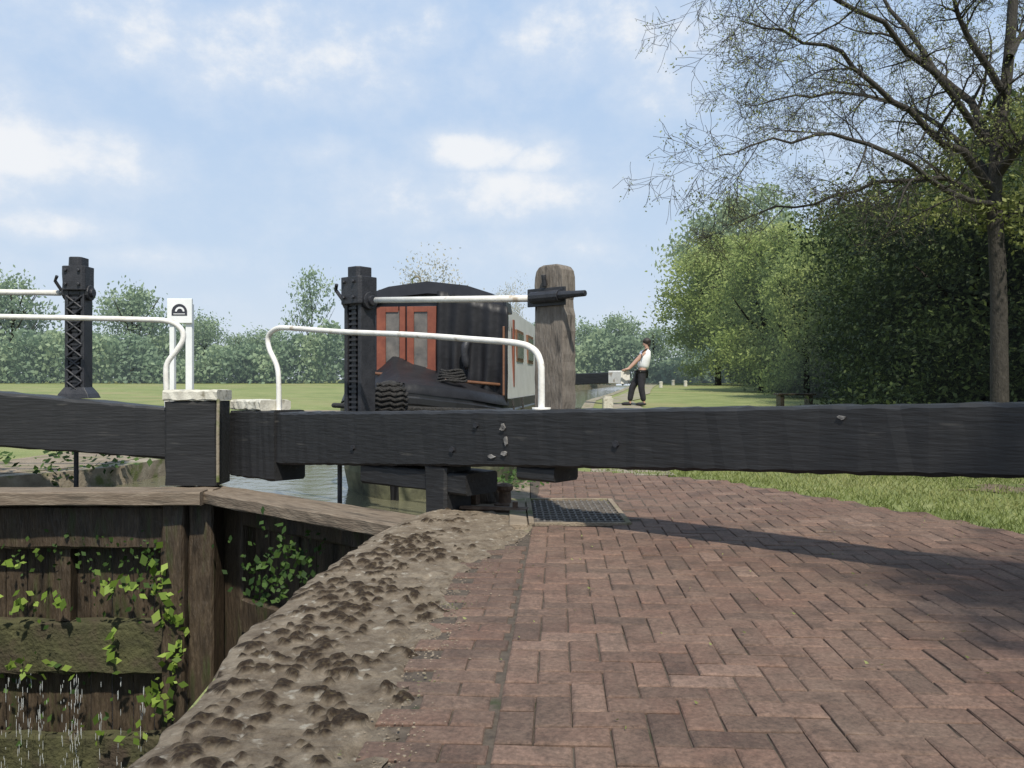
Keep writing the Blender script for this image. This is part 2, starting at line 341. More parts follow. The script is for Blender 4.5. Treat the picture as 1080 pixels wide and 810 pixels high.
g = G()
g.add([(-.95, 5.4, -.012), (.12, 5.4, -.012), (.2, 9.0, -.012), (.2, 8.6, -.012), (-.1, 7.6, -.012), (-.35, 6.9, -.012), (-.6, 6.5, -.012), (-.8, 6.1, -.012)], [(0, 1, 2, 3, 4, 5, 6, 7)])
tag(g.make('dirt_patch', M['dirt']), 'bare dusty earth beside the gate heel', 'ground', kind='structure')
g = G(); rr = random.Random(5); n = 28
for (cx, cy, rx, ry) in ((5.2, 7.9, .8, .35),):
    g.add([(cx, cy, -.02)]+[(cx+rx*(1+.3*rr.uniform(-1, 1))*math.cos(6.283*k/n), cy+ry*(1+.3*rr.uniform(-1, 1))*math.sin(6.283*k/n), -.022) for k in range(n)], [(0, 1+k, 1+(k+1) % n) for k in range(n)])
tag(g.make('dirt_patch', M['soil']), 'bare earth worn into the verge under the tree', 'ground', kind='structure')
g = G()
yy = [7.0, 8.4, 8.6, 9.3, 10, 11, 12, 13, 14, 15, 16, 17, 18, 20]
for a, b2 in zip(yy[:-1], yy[1:]):
    g.add([(xl(a)-1.9, a, hgt(0, a)+.02), (xl(a)-.3, a, hgt(0, a)+.02), (xl(b2)-.3, b2, hgt(0, b2)+.02), (xl(b2)-1.9, b2, hgt(0, b2)+.02)], [(0, 1, 2, 3)])
tag(g.make('dirt_path', M['dirt']), 'worn brown earth path on the far bank', 'path', kind='structure')
g = G(); yy = [8.9, 9.5, 10, 11, 12, 13, 14, 15, 16, 17, 18, 19, 20, 22, 24, 26, 29, 33, 38, 44, 52, 60, 70, 85, 110]
for a, b2 in zip(yy[:-1], yy[1:]):
    def e(y): return (xr(y)+.6, xr(y)+1.5+.15*math.sin(y))
    g.add([(e(a)[0], a, hgt(0, a)+.02), (e(a)[1], a, hgt(0, a)+.02), (e(b2)[1], b2, hgt(0, b2)+.02), (e(b2)[0], b2, hgt(0, b2)+.02)], [(0, 1, 2, 3)])
tag(g.make('towpath', M['path']), 'gravel towpath running beside the canal', 'path', kind='structure')

# ------------------------------------------------------------------ brick paving
poly = [(-.42, .3), (-.42, 2.2), (-.31, 4.4), (-.1, 5.0), (.08, 5.4), (.14, 5.7), (.2, 9.0), (.81, 9.25), (2.16, 8.34), (2.9, 6.87), (3.5, 5.5), (4.3, 3.5), (4.9, .3)]
def inside(x, y, poly=poly):
    c = False; j = len(poly)-1
    for i in range(len(poly)):
        xi, yi = poly[i]; xj, yj = poly[j]
        if (yi > y) != (yj > y) and x < (xj-xi)*(y-yi)/(yj-yi)+xi: c = not c
        j = i
    return c
GR = (.14, .84, 5.78, 6.95)
g = G(); g.add([(x, y, -.006) for x, y in poly], [tuple(reversed(range(len(poly))))])
nx_, ny_ = 110, 180
def bedz(x, y):
    cx = (x+.06)*math.cos(math.atan(.057))-(y-2.2)*math.sin(math.atan(.057)); cy = (x+.06)*math.sin(math.atan(.057))+(y-2.2)*math.cos(math.atan(.057))
    return .012*mn.noise(Vector((cx*.7, cy*.7, 3)))-.0045+.003*mn.noise(Vector((x*2.3, y*2.3, 8)))
base_i = len(g.v)
for j in range(ny_+1):
    for i in range(nx_+1):
        x = -.40+4.9*i/nx_; y = 1.2+8.0*j/ny_; g.v.append((x, y, bedz(x, y)))
for j in range(ny_):
    for i in range(nx_):
        x = -.40+4.9*(i+.5)/nx_; y = 1.2+8.0*(j+.5)/ny_
        if inside(x, y) and inside(x+.05, y) and inside(x-.05, y) and not (GR[0]-.08 < x < GR[1]+.05 and GR[2]-.05 < y < GR[3]+.05):
            a = base_i+j*(nx_+1)+i; g.f.append((a, a+1, a+nx_+2, a+nx_+1)); g.m.append(0)
o = g.make('paving_bed', M['bed'], smooth=True); tag(o, 'dusty sand in the joints under brick paving', 'paving', kind='structure')
g = G(); att = []; ang = math.atan(.057)
ca, sa = math.cos(ang), math.sin(ang)
def brick(cx, cy, lx, ly, tone):
    jz = random.uniform(-.0022, .0022); e = .0035; f = .007
    jr = random.gauss(0, .009)
    tx = random.gauss(0, .008); ty = random.gauss(0, .008)
    vs = []
    und = .012*mn.noise(Vector((cx*.7, cy*.7, 3)))
    for (hx, hy, z) in ((lx/2, ly/2, -.03), (lx/2, ly/2, -.001), (lx/2-e, ly/2-e, .003), (lx/2-e-f, ly/2-e-f, .0052)):
        for sx, sy in ((-1, -1), (1, -1), (1, 1), (-1, 1)):
            a = sx*hx; b = sy*hy; a2 = a-b*jr; b2 = b+a*jr
            rx, ry = cx+a2+random.uniform(-.002, .002), cy+b2+random.uniform(-.002, .002)
            vs.append((rx*ca+ry*sa-.06, -rx*sa+ry*ca+2.2, z+jz+und+a*tx+b*ty))
    fs = [(12, 13, 14, 15)]
    for k in (0, 4, 8):
        for j in range(4): fs.append((k+j, k+(j+1) % 4, k+4+(j+1) % 4, k+4+j))
    g.add(vs, fs); att.extend([tone]*16)
w = .114; gp = .005
def ok(cx, cy):
    x = cx*ca+cy*sa-.06; y = -cx*sa+cy*ca+2.2
    if not inside(x, y): return False
    return not (GR[0]-.03 < x < GR[1]+.03 and GR[2]-.03 < y < GR[3]+.03)
for i in range(-1, 46):
    for j in range(-18, 64):
        k = (i-j) % 4
        t = min(1, max(0, random.gauss(.45, .23)))
        if i < 0:
            if k == 0 and ok(.5*w, (j+.5)*w): brick(.5*w, (j+.5)*w, w-gp, w-gp, t)
            continue
        if k == 0:
            cx, cy = (i+1)*w, (j+.5)*w
            if ok(cx, cy): brick(cx, cy, 2*w-gp, w-gp, t)
        elif k == 3:
            cx, cy = (i+.5)*w, (j+1)*w
            if ok(cx, cy): brick(cx, cy, w-gp, 2*w-gp, t)
for j in range(-18, 38):
    for i in range(0, 5):
        cx = -.02-(i+.5)*2*w-(w if j % 2 else 0)+w*.9; cy = (j+.5)*w
        lx = 2*w-gp
        if cx+lx/2 > -.012:
            nl = (-.012-(cx-lx/2))
            if nl < .05: continue
            cx = cx-lx/2+nl/2; lx = nl
        if ok(cx-.06, cy): brick(cx, cy, lx, w-gp, min(1, max(0, random.gauss(.3, .18))))
o = g.make('brick_paving', M['brick'], attr=att); tag(o, 'red brown herringbone clay brick paving on the lockside', 'paving', kind='structure')

# ------------------------------------------------------------------ lock walls
wall = empty('lock_wall', (-1.0, 3.0, 0)); tag(wall, 'lock side wall with worn mossy lichen covered coping', 'wall')
g = G(); ys = [-14, 0, 2.2, 3, 3.9, 5.5, 6.1, 6.5]
for a, b2 in zip(ys[:-1], ys[1:]):
    g.add([(xr(a)+.02, a, -3.4), (xr(b2)+.02, b2, -3.4), (xr(b2)+.02, b2, -.06), (xr(a)+.02, a, -.06)], [(0, 1, 2, 3)])
g.make('wall_face', M['lockbrick'], wall)
g = G(); att = []
def xb(y): return float(np.interp(y, [2.2, 4.4, 5.0, 5.4, 6.0, 6.6], [-.34, -.24, -.05, .1, .16, -.3]))
ysn = np.arange(.9, 6.42, .0105); NT = 96
for iy, y in enumerate(ysn):
    x0 = xr(y)+.05*mn.noise(Vector((y*1.7, 0, 5)))+.025*mn.noise(Vector((y*9, 0, 5))); x1 = xb(y)+.05*mn.noise(Vector((y*4, 9, 1)))+.025*mn.noise(Vector((y*17, 9, 1)))
    ws = x1-x0
    for k in range(NT+6):
        if k < 6:
            x = x0+[.0, .0, -.01, -.005, .0, .012][k]; z = [-.5, -.3, -.16, -.09, -.05, -.02][k]; t = 0
            x += .03*mn.noise(Vector((y*5, z*6, 2)))
        else:
            t = (k-5)/NT; x = x0+.012+t*(ws-.012); z = 0
        p = Vector((x, y, 0))
        f1 = mn.fractal(p*3.2, .8, 2.1, 5); f3 = mn.fractal(p*22, .6, 2, 4); f4 = mn.fractal(p*9, .7, 2, 4)
        far = min(1, max(0, (y-4.9)/.7))
        mossy = f1*.6+.5*mn.noise(p*5+Vector((3, 1, 0)))+(.66-abs(t-.36)*1.3)-far*.5+(.04 if y > 2.6 else 0)
        q = p*17+Vector((mn.noise(p*13), mn.noise(p*13+Vector((9, 0, 0))), 0))*.5
        vd = mn.voronoi(q); dist = vd[0][0]; cell = mn.noise(vd[1][0]*3.7)
        gate_ = min(1, max(0, (mossy-.1)*3+cell*.8))
        dome = max(0, 1-(dist/(.16+.38*gate_))**2) if gate_ > .05 else 0
        ms = min(1, dome*3.5)*min(1, gate_*2.5)
        if k >= 6:
            edge = min(1, t*8)*min(1, (1-t)*7)
            crown = .024*(1-t)*(1-far*.5)
            z = -.018*(1-min(1, t*8))+crown+.013*f1*edge+.007*f4*edge+.004*f3*edge+.004+.021*math.sqrt(dome)*min(1, gate_*1.5)*edge
            z = max(z, -.015)
            ragged = .84+.3*mn.noise(Vector((x*10, y*7, 4)))
            if t > ragged: z -= (t-ragged)*.14
        g.v.append((x, y, z)); att.append(ms)
nc = NT+6
for i in range(len(ysn)-1):
    for k in range(nc-1):
        a = i*nc+k; g.f.append((a, a+1, a+nc+1, a+nc)); g.m.append(0)
g.make('coping', M['coping'], wall, smooth=True, attr=att)
g = G(); rr = random.Random(8)
for i in range(900):
    y = 1.9+4.2*rr.random()**1.3; x = xb(y)+rr.gauss(-.02, .07); s = rr.uniform(.0015, .005)
    g.sphere((x, y, .006+s*.3), (s*rr.uniform(.8, 1.5), s, s*.6), 5, 3)
tag(g.make('loose_grit', M['dirt']), 'crumbled grit along the coping edge', 'gravel', kind='stuff')
wall2 = empty('lock_wall', (-6.0, 3.0, 0)); tag(wall2, 'plain brick lock wall opposite with stone coping', 'wall')
g = G(); g.box(-6.3, -5.93, -14, 8.4, -3.4, -.02); g.make('wall_face', M['lockbrick'], wall2)
g = G(); g.box(-6.45, -5.9, -14, 8.42, -.02, .03); g.make('coping', M['stone'], wall2, bev=.02)

# ------------------------------------------------------------------ near gate, right leaf
LR = Matrix(((.773, .6345, 0, -2.86), (-.6345, .773, 0, 8.28), (0, 0, 1, 0), (0, 0, 0, 1)))
S_ = [0, .88, 3.88, 6.9, 8.3]
bt = lambda s: float(np.interp(s, S_, [.705, .732, .824, .935, .985]))
bb = lambda s: float(np.interp(s, S_, [.19, .23, .413, .568, .63]))
gate = empty('lock_gate', (-.55, 6.6, 0)); tag(gate, 'oak lock gate with long black balance beam and white handrail', 'lock gate', 'paired lock gates')
g = G(); g.timber(np.linspace(.0, 8.3, 120), 0, .36, bb, bt, ch=.02, jit=.0055, seed=3)
g.make('balance_beam', M['black'], gate, LR)
rr = random.Random(12); s0 = 3.62
for (s, z, a, c) in ((s0, .69, .03, .035), (s0+.03, .6, .02, .045), (s0+.01, .5, .035, .022), (s0-.12, .47, .04, .015), (6.05, .84, .024, .012)):
    n = 9; pts = [(s+a*rr.uniform(.5, 1.2)*math.cos(6.283*k/n), -.014+rr.uniform(-.002, .002), z+c*rr.uniform(.5, 1.2)*math.sin(6.283*k/n)) for k in range(n)]
    g = G(); g.loft([[(p[0], .004, p[2]) for p in pts], pts]); g.make('chipped_fitting', M['chip'], gate, LR)
for (s, z) in ((3.1, .5), (3.35, .7), (1.9, .45), (4.6, .62)):
    g = G(); g.tube([(s, 0, z), (s, -.02, z)], .024, 6); g.make('bolt', M['iron'], gate, LR)
g = G()
g.timber(np.linspace(-.04, .74, 14), -.024, .34, .06, lambda x: bt(x)+.02, ch=.02, jit=.006, seed=5)
mp = g.make('mitre_post', M['black'], gate, LR)
g = G(); g.timber(np.linspace(-.03, .5, 12), -.02, .34, bt(.3)+.022, bt(.3)+.125, ch=.018, jit=.008)
cp = g.make('post_cap', M['cap'], mp, LR)
g = G(); g.timber(np.linspace(-3.3, -.17, 14), -.2, .22, -.05, .3, ch=.02, jit=.006, axis='z', seed=9)
g.make('lower_post', M['wetwood'], gate, LR)
g = G()
for i in range(11):
    a = .24+i*.25; g.box(a, a+.24, .1+random.uniform(-.006, .006), .17, -3.3, -.12)
g.make('planking', M['wetwood'], gate, LR, bev=.006)
for z0, z1 in ((-.42, -.18), (-1.5, -1.15), (-2.6, -2.2)):
    g = G(); g.timber(np.linspace(.24, 2.70, 16), -.06, .095, z0, z1, jit=.008); g.make('cross_rail', M['wetwood'], gate, LR)
g = G()
g.timber(np.linspace(-.42, 3.06, 24), -.46, -.25, -.16, -.045, ch=.012, jit=.004, seed=1)
g.timber(np.linspace(-.3, 3.12, 24), -.242, -.03, -.16, -.05, ch=.012, jit=.004, seed=2)
g.make('walkway', M['plank'], gate, LR)
g = G(); g.timber(np.linspace(-3.3, bb(2.8)-.0, 14), 2.76, 3.0, .02, .34, axis='z', jit=.006)
g.make('heel_post', M['black'], gate, LR)
g = G(); g.timber(np.linspace(1.95, 3.2, 8), .04, .42, .14, .31, jit=.006, seed=8); g.make('bearing_block', M['black'], gate, LR)
g = G(); g.timber(np.linspace(3.72, 4.06, 4), .03, .33, .31, .42, jit=.004, seed=8); g.make('bearing_block', M['black'], gate, LR)
g = G(); g.tube([(1.46, .2, .3), (1.46, .2, -.2)], .022, 8)
g.make('paddle_rod', M['iron'], gate, LR)
def uvd_line(u, v, off=0.18):
    k = (u-540)/F
    sx, sy = -2.86+off*.6345, 8.28+off*.773
    s = (k*sy-sx)/(.773+k*.6345); Y = sy-.6345*s
    return (s, off, Z(v, Y))
g = G(); hp = [uvd_line(*p) for p in [(294, 440), (294, 405), (292, 386), (284, 368), (283, 355), (291, 347), (306, 346), (360, 350), (430, 353), (500, 358), (545, 362), (563, 369), (570, 382), (571, 400), (571, 440)]]
g.tube(smooth_path(hp, 5), .026, 10)
for p in (hp[0], hp[-1]): g.tube([(p[0], p[1], bt(p[0])-.005), (p[0], p[1], bt(p[0])+.018)], .07, 12)
g.make('handrail', M['white'], gate, LR, smooth=True)

def paddle_gear(parent, T, cx, cy, base, top, w, lattice, spin_z):
    pg = empty('paddle_gear', T @ Vector((cx, cy, base)), parent)
    g = G(); hw = w/2
    g.box(cx-hw, cx-hw*.62, cy-.09, cy+.09, base, top-.34)
    g.box(cx+hw*.62, cx+hw, cy-.09, cy+.09, base, top-.34)
    g.box(cx-hw*.62, cx+hw*.62, cy-.03, cy+.05, base, top-.34)
    if lattice:
        n = 8; h = (top-.45-base)/n
        for i in range(n):
            z = base+.03+i*h
            for sg in (1, -1):
                a = Vector((cx-sg*hw*.8, cy-.095, z)); b2 = Vector((cx+sg*hw*.8, cy-.095, z+h))
                g.tube([a, b2], .013, 6)
    g.loft([[(cx-hw*1.7, cy-.13, base-.02), (cx+hw*1.7, cy-.13, base-.02), (cx+hw*1.7, cy+.13, base-.02), (cx-hw*1.7, cy+.13, base-.02)],
            [(cx-hw*1.5, cy-.12, base+.03), (cx+hw*1.5, cy-.12, base+.03), (cx+hw*1.5, cy+.12, base+.03), (cx-hw*1.5, cy+.12, base+.03)],
            [(cx-hw*1.02, cy-.095, base+.1), (cx+hw*1.02, cy-.095, base+.1), (cx+hw*1.02, cy+.095, base+.1), (cx-hw*1.02, cy+.095, base+.1)]])
    g.make('column', M['iron'], pg, T, bev=.006)
    g = G()
    g.box(cx-.03, cx+.03, cy-.075, cy-.032, base-.4, top+.0)
    z = base+.05
    while z < top-.02:
        g.box(cx-.055, cx+.055, cy-.088, cy-.05, z, z+.022); z += .05
    g.make('toothed_rack', M['iron'], pg, T)
    g = G()
    g.timber(np.linspace(top-.36, top-.1, 4), cx-hw*1.2, cx+hw*1.2, cy-.13, cy+.11, ch=.03, jit=.003, axis='z')
    g.timber(np.linspace(top-.1, top, 2), cx-hw*.7, cx+hw*.7, cy-.1, cy+.1, ch=.03, jit=.003, axis='z')
    g.tube([(cx-hw*1.6, cy, spin_z), (cx+hw*1.6, cy, spin_z)], .05, 10)
    g.tube([(cx-hw*1.35, cy, spin_z), (cx+hw*1.35, cy, spin_z)], .085, 14)
    for dx in (-.07, .07):
        for dz in (-.3, -.15): g.tube([(cx+dx, cy-.13, top+dz), (cx+dx, cy-.155, top+dz)], .018, 6)
    g.make('pinion_housing', M['iron'], pg, T, bev=.006)
    g = G(); g.tube([(cx-hw*1.5, cy-.05, spin_z+.02), (cx-hw*1.9, cy-.1, spin_z+.12), (cx-hw*1.6, cy-.12, spin_z+.17)], .018, 6)
    g.make('ratchet_pawl', M['iron'], pg, T)
    return pg
paddle_gear(gate, LR, 1.386, .50, .62, 2.13, .25, False, 1.80)
p1 = (1.62, .5, 1.80); p2 = (3.6, .5, 1.69)
g = G(); g.tube([p1, p2], .028, 12); g.make('spindle_rod', M['white'], gate, LR, smooth=True)
g = G(); secs = []
px0, px1, py0, py1 = 3.62, 3.905, .366, .53; zt_ = 1.93; random.seed(4)
for i, z in enumerate(np.linspace(.46, 1.84, 24)):
    k = .018 if 1.58 < z < 1.7 else 0
    a, b2, c, d = px0+k+random.uniform(-.004, .004), px1-k+random.uniform(-.004, .004), py0, py1
    ch = .01
    secs.append([(a+ch, c, z), (b2-ch, c, z), (b2, c+ch, z), (b2, d-ch, z), (b2-ch, d, z), (a+ch, d, z), (a, d-ch, z), (a, c+ch, z)])
for k, z in ((.012, 1.885), (.035, 1.915), (.075, 1.93)):
    ch = .012; a, b2, c, d = px0+k, px1-k, py0+k*.15, py1-k*.15
    secs.append([(a+ch, c, z), (b2-ch, c, z), (b2, c+ch, z), (b2, d-ch, z), (b2-ch, d, z), (a+ch, d, z), (a, d-ch, z), (a, c+ch, z)])
g.loft(secs)
post = g.make('gear_post', M['postwood'], gate, LR, bev=.005)
g = G()
g.box(px0-.012, px0-.002, py0+.03, py1-.03, .97, 1.62)
for i in range(16):
    z = .98+i*.04; g.box(px0-.02, px0-.004, py0+.04, py1-.04, z, z+.018)
g.make('side_rack', M['rust'], post, LR)
g = G()
g.tube([(3.62, .335, 1.68), (3.9, .32, 1.68)], .045, 12)
g.box(3.57, 3.93, .345, .362, 1.61, 1.75)
g.tube([(3.9, .32, 1.68), (4.04, .31, 1.68), (4.14, .31, 1.68)], [.036, .026, .024], 8)
g.tube([(3.54, .49, 1.69), (3.6, .46, 1.69)], .05, 10)
g.tube([(3.74, .345, 1.76), (3.74, .33, 1.85)], .02, 6)
g.make('spindle_bracket', M['iron'], post, LR, bev=.004)

# ------------------------------------------------------------------ near gate, left leaf
LL = Matrix.Translation((-3.0, 8.15, 0))
gate2 = empty('lock_gate', (-5.9, 8.3, 0)); tag(gate2, 'oak lock gate with black beam, lattice paddle gear and moss', 'lock gate', 'paired lock gates')
lt = lambda x: .757-(x+.49)*.0915; lb = lambda x: .24-(x+.49)*.0713
g = G(); g.timber(np.linspace(-7.5, -.46, 60), 0, .36, lb, lt, ch=.022, jit=.006, seed=4); g.make('balance_beam', M['black'], gate2, LL)
g = G(); g.timber(np.linspace(-.02, .825, 8), -.49, .035, -.06, .34, ch=.02, jit=.005, axis='z'); mp2 = g.make('mitre_post', M['black'], gate2, LL)
g = G(); g.timber(np.linspace(-.5, .045, 12), -.08, .35, .83, .94, ch=.018, jit=.008); g.make('post_cap', M['cap'], mp2, LL)
g = G(); g.tube([(.055, -.07, .85), (.057, -.09, .5), (.054, -.08, .02)], .016, 8); g.make('gap_strip', M['stone'], mp2, LL)
g = G(); g.timber(np.linspace(-3.3, -.17, 14), -.42, -.2, -.3, .1, axis='z', jit=.01, seed=4)
g.timber(np.linspace(-3.3, -.17, 14), -.19, .06, -.22, .1, axis='z', jit=.01, seed=6)
g.make('lower_post', M['wetwood'], gate2, LL)
g = G()
for i in range(13):
    a = -3.2+i*.215; g.box(a, a+.207, .02+random.uniform(-.008, .008), .08, -3.3, -.1)
g.make('planking', M['wetwood'], gate2, LL, bev=.006)
for a, b2, c in ((-.18, -1.86, -1.36), (-.14, -2.95, -2.5)):
    g = G(); g.timber(np.linspace(-3.2, -.43, 20), a, .005, b2, c, jit=.018, seed=2); g.make('mossy_rail', M['mosswood'], gate2, LL)
g = G(); g.timber(np.linspace(-3.2, -.43, 20), -.2, .005, -.62, -.2, jit=.01, seed=2)
g.box(-1.55, -1.4, -.12, .004, -1.36, -.62); g.box(-2.6, -2.45, -.12, .004, -1.36, -.62)
g.make('top_rail', M['wetwood'], gate2, LL)
g = G()
g.timber(np.linspace(-6, .02, 40), -.46, -.25, -.16, -.03, ch=.012, jit=.004, seed=11)
g.timber(np.linspace(-6, .06, 40), -.242, -.03, -.16, -.035, ch=.012, jit=.004, seed=12)
g.make('walkway', M['plank'], gate2, LL)
g = G(); D = 8.33
lp = [(X(u, D)+3.0, .18, Z(v, D)) for u, v in [(-260, 331), (-60, 333), (60, 335), (150, 337), (178, 339), (191, 347), (193, 358), (186, 370), (177, 382), (175, 396), (177, 440)]]
g.tube(smooth_path(lp, 5), .028, 10); g.make('handrail', M['white'], gate2, LL, smooth=True)
D = 8.75; cx = X(83, D)+3.0
paddle_gear(gate2, LL, cx, .6, Z(418, D), Z(272, D), .21, True, Z(309, D))
g = G(); g.tube([(cx-.2, .6, Z(309, D)), (cx-3.0, .6, Z(305, D))], .032, 10); g.make('spindle_rod', M['white'], gate2, LL, smooth=True)
g = G(); g.tube([(cx, .55, .5), (cx, .55, -.2)], .025, 8); g.make('paddle_rod', M['iron'], gate2, LL)

g = G(); rr = random.Random(3)
for k in range(16):
    x0_ = rr.uniform(-5.4, -3.45)
    for i in range(22):
        z = -1.88-1.25*rr.random(); g.sphere((x0_+rr.gauss(0, .008+.01*abs(z+1.9)), 7.88+rr.uniform(-.05, .03), z), (.0022, .0022, rr.uniform(.012, .06)), 5, 4)
tag(g.make('leaking_water', M['foam'], smooth=True), 'thin strings of water leaking through the gate', 'water', kind='stuff')

# ------------------------------------------------------------------ climbing plants on gates
def leaf_patch(name, spots, size, mat, label, seed, ndir=(0, -1, .3)):
    gq = np.random.default_rng(seed); Cs = []
    for (c, r, n) in spots: Cs.append(np.array(c)+gq.normal(size=(n, 3))*np.array(r))
    C = np.vstack(Cs); k = len(C)
    nd = np.array(ndir)+gq.normal(size=(k, 3))*.5; nd /= np.linalg.norm(nd, axis=1)[:, None]
    A = np.cross(nd, gq.normal(size=(k, 3))); A /= np.linalg.norm(A, axis=1)[:, None]; B = np.cross(nd, A)
    s = size*gq.uniform(.4, 1.3, k)[:, None]
    me = quads_mesh(name, C, A*s, B*s*.7, gq.random(k), mat); o = bpy.data.objects.new(name, me); link(o)
    tag(o, label, 'plant', kind='stuff'); return o
D = 7.78
def vp(u, v, ru, rv, n, d=D): return ((X(u, d), d, Z(v, d)), (ru*d/F, .05, rv*d/F), n)
leaf_patch('climbing_plant', [vp(150, 615, 24, 7, 16), vp(178, 645, 7, 12, 22), vp(184, 690, 5, 24, 34), vp(160, 735, 8, 12, 16), vp(30, 705, 22, 8, 20), vp(20, 590, 12, 6, 10),
    vp(50, 635, 20, 6, 14), vp(118, 690, 4, 16, 12), vp(108, 622, 8, 10, 10), vp(15, 640, 9, 8, 8), vp(178, 740, 5, 14, 14), vp(120, 775, 20, 8, 12), vp(168, 600, 6, 16, 12)], .056, M['leafvine'], 'bright green bindweed trailing over the gate', 5)
leaf_patch('fern', [vp(300, 590, 24, 16, 130, 7.0), vp(285, 620, 14, 14, 60, 7.0), vp(90, 580, 60, 14, 90, 7.95), vp(160, 600, 15, 30, 50, 7.95), vp(60, 700, 60, 50, 70, 7.98)], .035, M['leaffern'], 'dark green ferns growing from the wet gate', 6)
leaf_patch('weed', [((-5.25, 9.4, .02), (.12, .15, .12), 110), ((-4.95, 9.9, .03), (.18, .15, .08), 60), ((-6.0, 9.2, .1), (.12, .2, .15), 110)], .045, M['leaffern'], 'leafy weeds on the far canal edge', 8, (0, -.3, 1))
leaf_patch('weed', [((-.05, 7.9, .03), (.15, .2, .03), 150), ((.1, 8.6, .03), (.12, .3, .03), 140), ((-.45, 7.25, .01), (.08, .12, .02), 60)], .025, M['leaffern'], 'low weeds along the canal edge by the gate', 9, (0, -.3, 1))

# ------------------------------------------------------------------ lockside ironwork
gr = empty('drain_grate', (.5, 6.3, 0)); tag(gr, 'worn steel mesh grid set into the brick paving', 'grate')
x0, x1, y0, y1 = GR
g = G(); g.add([(x0, y0, -.002), (x1, y0, -.002), (x1, y1, -.002), (x0, y1, -.002)], [(0, 1, 2, 3)]); g.make('pit_shade_plate', M['pit'], gr)  # flat dark plate stands in for the shaded depth under the bars
g = G()
for (a, b2, c, d) in ((x0-.02, x0+.02, y0, y1), (x1-.02, x1+.02, y0, y1), (x0+.02, x1-.02, y0-.02, y0+.02), (x0+.02, x1-.02, y1-.02, y1+.02)): g.box(a, b2, c, d, -.003, .024)
g.box(x0-.16, x0-.03, y0-.05, y1+.05, -.02, .018)
g.make('frame', M['dirt'], gr, bev=.005)
g = G(); n = 14
for i in range(1, n): xx = x0+(x1-x0)*i/n; g.box(xx-.007, xx+.007, y0+.02, y1-.02, .0, .012)
n = 11
for i in range(1, n): yy_ = y0+(y1-y0)*i/n; g.box(x0+.02, x1-.02, yy_-.009, yy_+.009, .002, .016)
g.make('grid_bars', M['grate'], gr)

def thing(name, label, cat, fn, mat, loc, rot=0, **kw):
    g = G(); fn(g); T = Matrix.Translation(loc) @ Matrix.Rotation(rot, 4, 'Z')
    return tag(g.make(name, mat, None, T, **kw), label, cat)
thing('iron_bollard', 'small rusty iron bollard stub on the lockside', 'bollard', lambda g: (g.tube([(0, 0, 0), (0, 0, .02), (0, 0, .03), (0, 0, .12), (0, 0, .14), (0, 0, .17), (0, 0, .19)], [.09, .09, .055, .05, .07, .07, .03], 16)), M['rust'], (-.06, 6.75, -.01), smooth=False, bev=.004)
thing('anchor_block', 'rusty iron gate anchor bolted to the lockside', 'anchor', lambda g: (g.timber(np.linspace(-.2, .2, 5), -.08, .08, 0, .07, jit=.006), g.tube([(-.12, 0, .07), (-.12, 0, .12)], .03, 6), g.tube([(.1, 0, .07), (.1, 0, .12)], .03, 6)), M['rust'], (-.33, 7.3, -.01), -.2, bev=.004)
thing('anchor_block', 'flat rusty anchor strap lying beside the grate', 'anchor', lambda g: (g.timber(np.linspace(-.3, .25, 5), -.05, .05, 0, .035, jit=.005), g.tube([(.15, 0, .03), (.15, 0, .08)], .025, 6)), M['rust'], (-.12, 6.45, -.005), -.25, bev=.004)
thing('stone_block', 'grey broken stone block on the canal edge', 'stone', lambda g: g.timber(np.linspace(-.13, .13, 5), -.1, .1, 0, .12, ch=.025, jit=.014), M['stone'], (-.55, 6.75, -.02), .5)
thing('stone_block', 'brown worn brick block under the gate beam', 'stone', lambda g: g.timber(np.linspace(-.2, .2, 5), -.12, .12, 0, .2, ch=.025, jit=.014), M['rust'], (-.42, 7.0, -.02), -.5)
thing('timber_block', 'dark oak block propped beside the gate anchor', 'timber', lambda g: g.timber(np.linspace(-.16, .16, 5), -.08, .08, 0, .16, ch=.015, jit=.01), M['wetwood'], (-.22, 6.95, -.015), .35)

# ------------------------------------------------------------------ narrowboat
BA = math.atan(.13); TB = Matrix.Translation((-1.05, 10.2, 0)) @ Matrix.Rotation(-BA, 4, 'Z')
boat = empty('narrowboat', (-1.05, 10.2, -.25)); tag(boat, 'narrowboat with red framed doors and black canvas over its bow', 'boat')
g = G()
st = [(-1.62, .05, 1.0), (-1.5, .24, .98), (-1.35, .42, .95), (-1.2, .57, .93), (-1.0, .74, .9), (-.8, .86, .87), (-.55, .95, .84), (-.3, 1.0, .82), (.3, 1.04, .8), (5, 1.04, .78), (10.5, 1.04, .78), (11.6, .95, .8), (12.4, .6, .84), (12.7, .2, .86)]
secs = []
for (y, hw, zt) in st:
    bw = hw*.86; secs.append([(-bw, y+.08 if y < 0 else y, -.6), (-hw*.97, y, .0), (-hw*.98, y, .35), (-hw, y, zt-.22), (-hw-.02, y, zt-.2), (-hw-.02, y, zt-.14), (-hw, y, zt-.12), (-hw*.97, y, zt), (hw*.97, y, zt), (hw, y, zt-.12), (hw+.02, y, zt-.14), (hw+.02, y, zt-.2), (hw, y, zt-.22), (hw*.98, y, .35), (hw*.97, y, .0), (bw, y+.08 if y < 0 else y, -.6)])
g.loft(secs)
h = g.make('hull', [M['hull'], M['hullblack']], boat, TB)
for p in h.data.polygons:
    if p.center.z > .36: p.material_index = 1
g = G()
def cabsec(y, zo=0):
    return [(-.99, y, .76), (-.93, y, 2.0+zo), (-.8, y, 2.07+zo), (-.5, y, 2.15+zo), (0, y, 2.2+zo), (.5, y, 2.15+zo), (.8, y, 2.07+zo), (.93, y, 2.0+zo), (.99, y, .76)]
g.loft([cabsec(.0), cabsec(11.0, -.05)])
